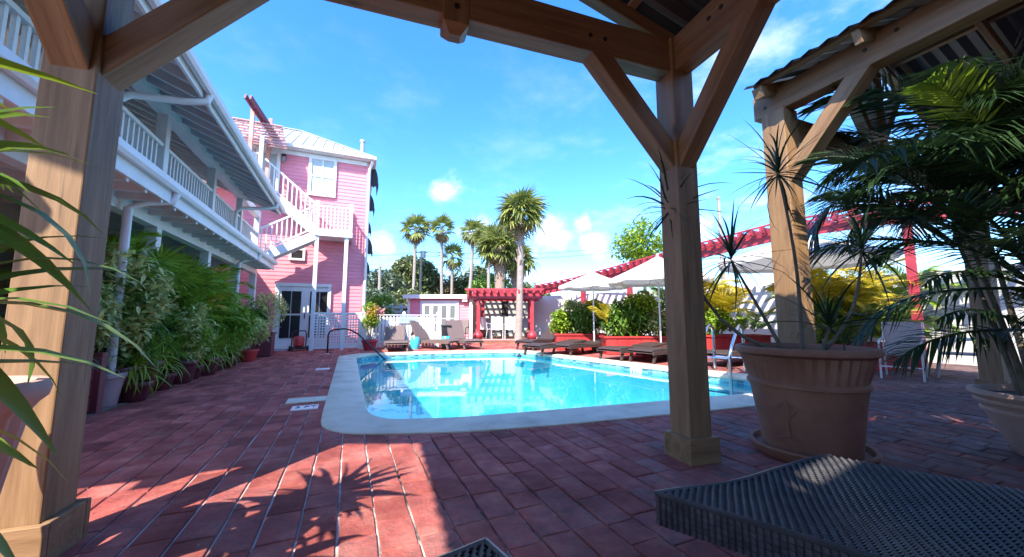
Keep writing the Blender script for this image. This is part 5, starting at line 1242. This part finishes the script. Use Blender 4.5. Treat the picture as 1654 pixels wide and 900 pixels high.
for z in (.12, .27, .42): part('board', MB().box((-2.42, 5.0, z), (.03, .70, .135)), 'maroonwood', t); part('board', MB().box((-2.65, 5.42, z), (.40, .03, .135)), 'maroonwood', t)
part('soil', MB().box((-2.66, 5.0, .44), (.44, .76, .04)), 'soil', t)
bush(t, V((-2.6, 5.25, .95)), (.3, .36, .5), 700, .09, 'leafpale', 91, 3, V((-2.6, 5.2, .45))); rosette(t, V((-2.5, 5.3, .55)), 'grass', 40, random.Random(5), -10, 80, .6, .9)

# ============================================================= palms beyond the court
def palm(label, loc, h_, r0, r1, lean, kind, n_, scale, bark, skirt, seed, boots=0, cat='palm tree', name='palm_tree', group='palms beyond the court', el0=-30):
    rr = random.Random(seed); loc = V(loc); t = thing(name, label, cat, loc, group)
    top = loc+V((lean[0], lean[1], h_)); P_ = stem_path(loc, top, (lean[0]*.25, lean[1]*.25, 0), 12)
    part('trunk', MB().tube(P_, [r0+(r1-r0)*k/12+(.25*r0 if k == 0 else 0) for k in range(13)], 12), bark, t, True)
    if boots:
        bm_ = MB()
        for k in range(boots):
            z = h_*(1-.42*k/boots); p = loc.lerp(top, z/h_); a = k*2.4; d = V((math.cos(a), math.sin(a), 0)); bm_.bar(p+d*r1*.8-V((0, 0, .05)), p+d*(r1+.10)+V((0, 0, .16)), .09, .03)
        fpart(t, bm_, 'palmbark', 'leaf_boot')
    fronds(t, top, FN[kind], n_, rr, el0, 82, scale*.85, scale*1.1)
    if skirt: fronds(t, top-V((0, 0, .1)), FN['dry'], skirt, rr, -85, -50, scale*.7, scale*.95, 'dry_frond')
    return t
palm('tallest sabal palm with a slim pale trunk rising in front of the far red pergola', Wp(.25, 14.9, .0), 5.25, .15, .12, (.14, .05), 'sabal', 46, .78, 'greybark', 3, 1, 16)
palm('thick trunked sabal palm left of the pair behind the far red pergola', Wp(-.65, 22, 0), 5.2, .33, .27, (-.1, 0), 'sabal', 40, 1.05, 'palmbark', 6, 2, 60)
palm('thick trunked shorter sabal palm right of the pair behind the far red pergola', Wp(.15, 23, 0), 4.6, .28, .24, (.2, .2), 'sabal', 34, 1.0, 'palmbark', 6, 3, 50)
palm('slender fan palm farthest left against the sky above the picket fence', Wp(-8.6, 32, 0), 8.8, .15, .12, (.15, 0), 'wash', 26, 1.02, 'greybark', 16, 4)
palm('slender fan palm second from the left above the pink shed', Wp(-5.95, 32, 0), 8.75, .14, .11, (-.2, 0), 'wash', 20, .9, 'greybark', 16, 5)
palm('slender fan palm leaning right between the shed palms and the thick pair', Wp(-3.9, 31, 0), 8.3, .15, .12, (.6, 0), 'wash', 24, .85, 'greybark', 16, 6)
palm('shortest fan palm low above the pink shed roof', Wp(-5.4, 33, 0), 6.5, .14, .11, (.05, 0), 'wash', 16, .95, 'greybark', 8, 7)
palm('young yellow green fan palm just left of the thick trunks', Wp(-1.9, 30, 0), 7.5, .14, .11, (0, 0), 'wash', 20, 1.0, 'greybark', 6, 8)
# ============================================================= trees and bushes beyond the court
def tree(label, loc, h_, rad, m, seed, n_=1500, ls=.3, trunk=.16, name='tree', cat='tree', limbs=5):
    rr = random.Random(seed); loc = V(loc); t = thing(name, label, cat, loc, 'trees beyond the court'); c = loc+V((0, 0, h_-rad[2]*.9))
    part('trunk', MB().tube(stem_path(loc, c, (.15, .1, 0)), [trunk*(1-.07*k) for k in range(8)], 8), 'bark', t, True)
    for k in range(limbs):
        a = k*2.4+seed; e = c+V((math.cos(a)*rad[0]*.7, math.sin(a)*rad[1]*.7, rr.uniform(-.1, .6)*rad[2])); part('limb', MB().tube(stem_path(loc.lerp(c, .6), e, (0, 0, .2)), [trunk*.5*(1-.11*i) for i in range(8)], 6), 'bark', t, True)
    fpart(t, foliage(c, rad, int(n_*1.3), ls*1.25, seed, aspect=.55), m, 'crown'); return t
tree('rounded bright green tree directly behind the left slender palms', Wp(-9.6, 36, 0), 6.6, (2.4, 2.2, 2.6), 'leafbush', 11, 2600, .34)
tree('grey green bushy tree right of the pink house corner', Wp(-11.6, 33, 0), 4.9, (2.4, 2.0, 2.4), 'leafgrey', 12, 2600, .3)
tree('rust tinted thin tree behind the shed palms', Wp(-6.9, 37, 0), 5.0, (2.4, 2.0, 2.6), 'leafrust', 13, 2200, .28)
tree('dark green tree between the shed and the thick palms', Wp(-4.0, 38, 0), 5.9, (2.6, 2.2, 2.9), 'leafbush', 14, 2600, .34)
tree('low green tree behind the far red pergola', Wp(-1.9, 34, 0), 4.6, (2.3, 2, 2.2), 'leaf', 15, 1800, .3)
tree('low green tree past the right of the thick palms', Wp(1.6, 36, 0), 4.1, (2.2, 2, 1.6), 'leafbush', 16, 1500, .3)
tree('pale silvery shrub low beside the pink house corner', Wp(-10.3, 27, 0), 2.9, (1.9, 1.3, 1.5), 'leafgrey', 17, 1600, .24)
tree('yellow green shrub behind the picket fence at the pink house corner', Wp(-6.3, 17.6, 0), 2.1, (.7, .6, .9), 'leaflime', 18, 700, .13, .05)
tree('light green airy tree rising above the right pergola behind the umbrellas', Wp(6.6, 18.5, 0), 5.75, (1.5, 1.3, 1.3), 'leaflime', 19, 1000, .16, .12)
tree('dark hedge tree closing the gap left of the shed', Wp(-8.3, 30, 0), 3.1, (2.3, 1.2, 1.5), 'leafbush', 20, 1500, .28)
# grey fence and low wall behind the picket fence
t = thing('grey_fence', 'weathered grey rail fence behind the picket fence left of the shed', 'fence', Wp(-6, 19, 0))
for k in range(8): part('post', wbox(MB(), -8.2+k*.5, -8.1+k*.5, 19, 19.1, 0, 1.75), 'greyboard', t)
for z in (.5, .75, 1.0, 1.25, 1.5): part('rail', wbox(MB(), -8.3, -4.5, 18.96, 18.998, z, z+.13), 'greyboard', t)
# poles and wires
t = thing('utility_pole', 'pale wooden utility pole right of the pink house', 'utility pole', Wp(-10.7, 30, 0))
part('pole', MB().tube([Wp(-10.7, 30, 0), Wp(-10.75, 30, 5.1)], [.16, .11], 10), 'greybark', t, True); part('cap', MB().tube([Wp(-10.75, 30, 5.1), Wp(-10.75, 30, 5.2)], .13, 10), 'greybark', t)
t = thing('utility_pole', 'thin power pole with a lamp bracket between the left slender palms', 'utility pole', Wp(-8.2, 33, 0))
part('pole', MB().tube([Wp(-8.2, 33, 0), Wp(-8.15, 33, 7.0)], [.14, .09], 10), 'greybark', t, True); part('transformer', MB().tube([Wp(-7.95, 33, 6.4), Wp(-7.95, 33, 7.0)], .2, 12), 'roofmetal', t, True)
part('cross_arm', MB().bar(Wp(-8.7, 33, 6.9), Wp(-7.6, 33, 6.9), .09, .1), 'greybark', t)
t = thing('utility_pole', 'distant pole standing above the right pergola roof', 'utility pole', Wp(14.3, 25, 0))
part('pole', MB().tube([Wp(14.3, 25, 0), Wp(14.3, 25, 9.2)], [.15, .1], 10), 'greybark', t, True); part('cap', MB().tube([Wp(14.3, 25, 9.2), Wp(14.3, 25, 9.35)], .13, 10), 'greybark', t)
t = thing('power_line', 'dark overhead power line crossing the sky behind the palms', 'power line', Wp(0, 33, 6.8))
for z, s in ((6.95, .35), (6.6, .45)):
    part('wire', MB().tube([Wp(-8.2+(x)*1.0, 33-.1*x, z-s*math.sin(math.pi*x/17)) for x in range(18)], .022, 4), 'darkmetal', t)
part('wire', MB().tube([Wp(-8.2-x, 33, 6.9-.3*math.sin(math.pi*x/9)) for x in range(10)], .022, 4), 'darkmetal', t)
print('objects', len(bpy.data.objects), 'tris', sum(len(o.data.polygons)*2 for o in bpy.data.objects if o.type == 'MESH'))
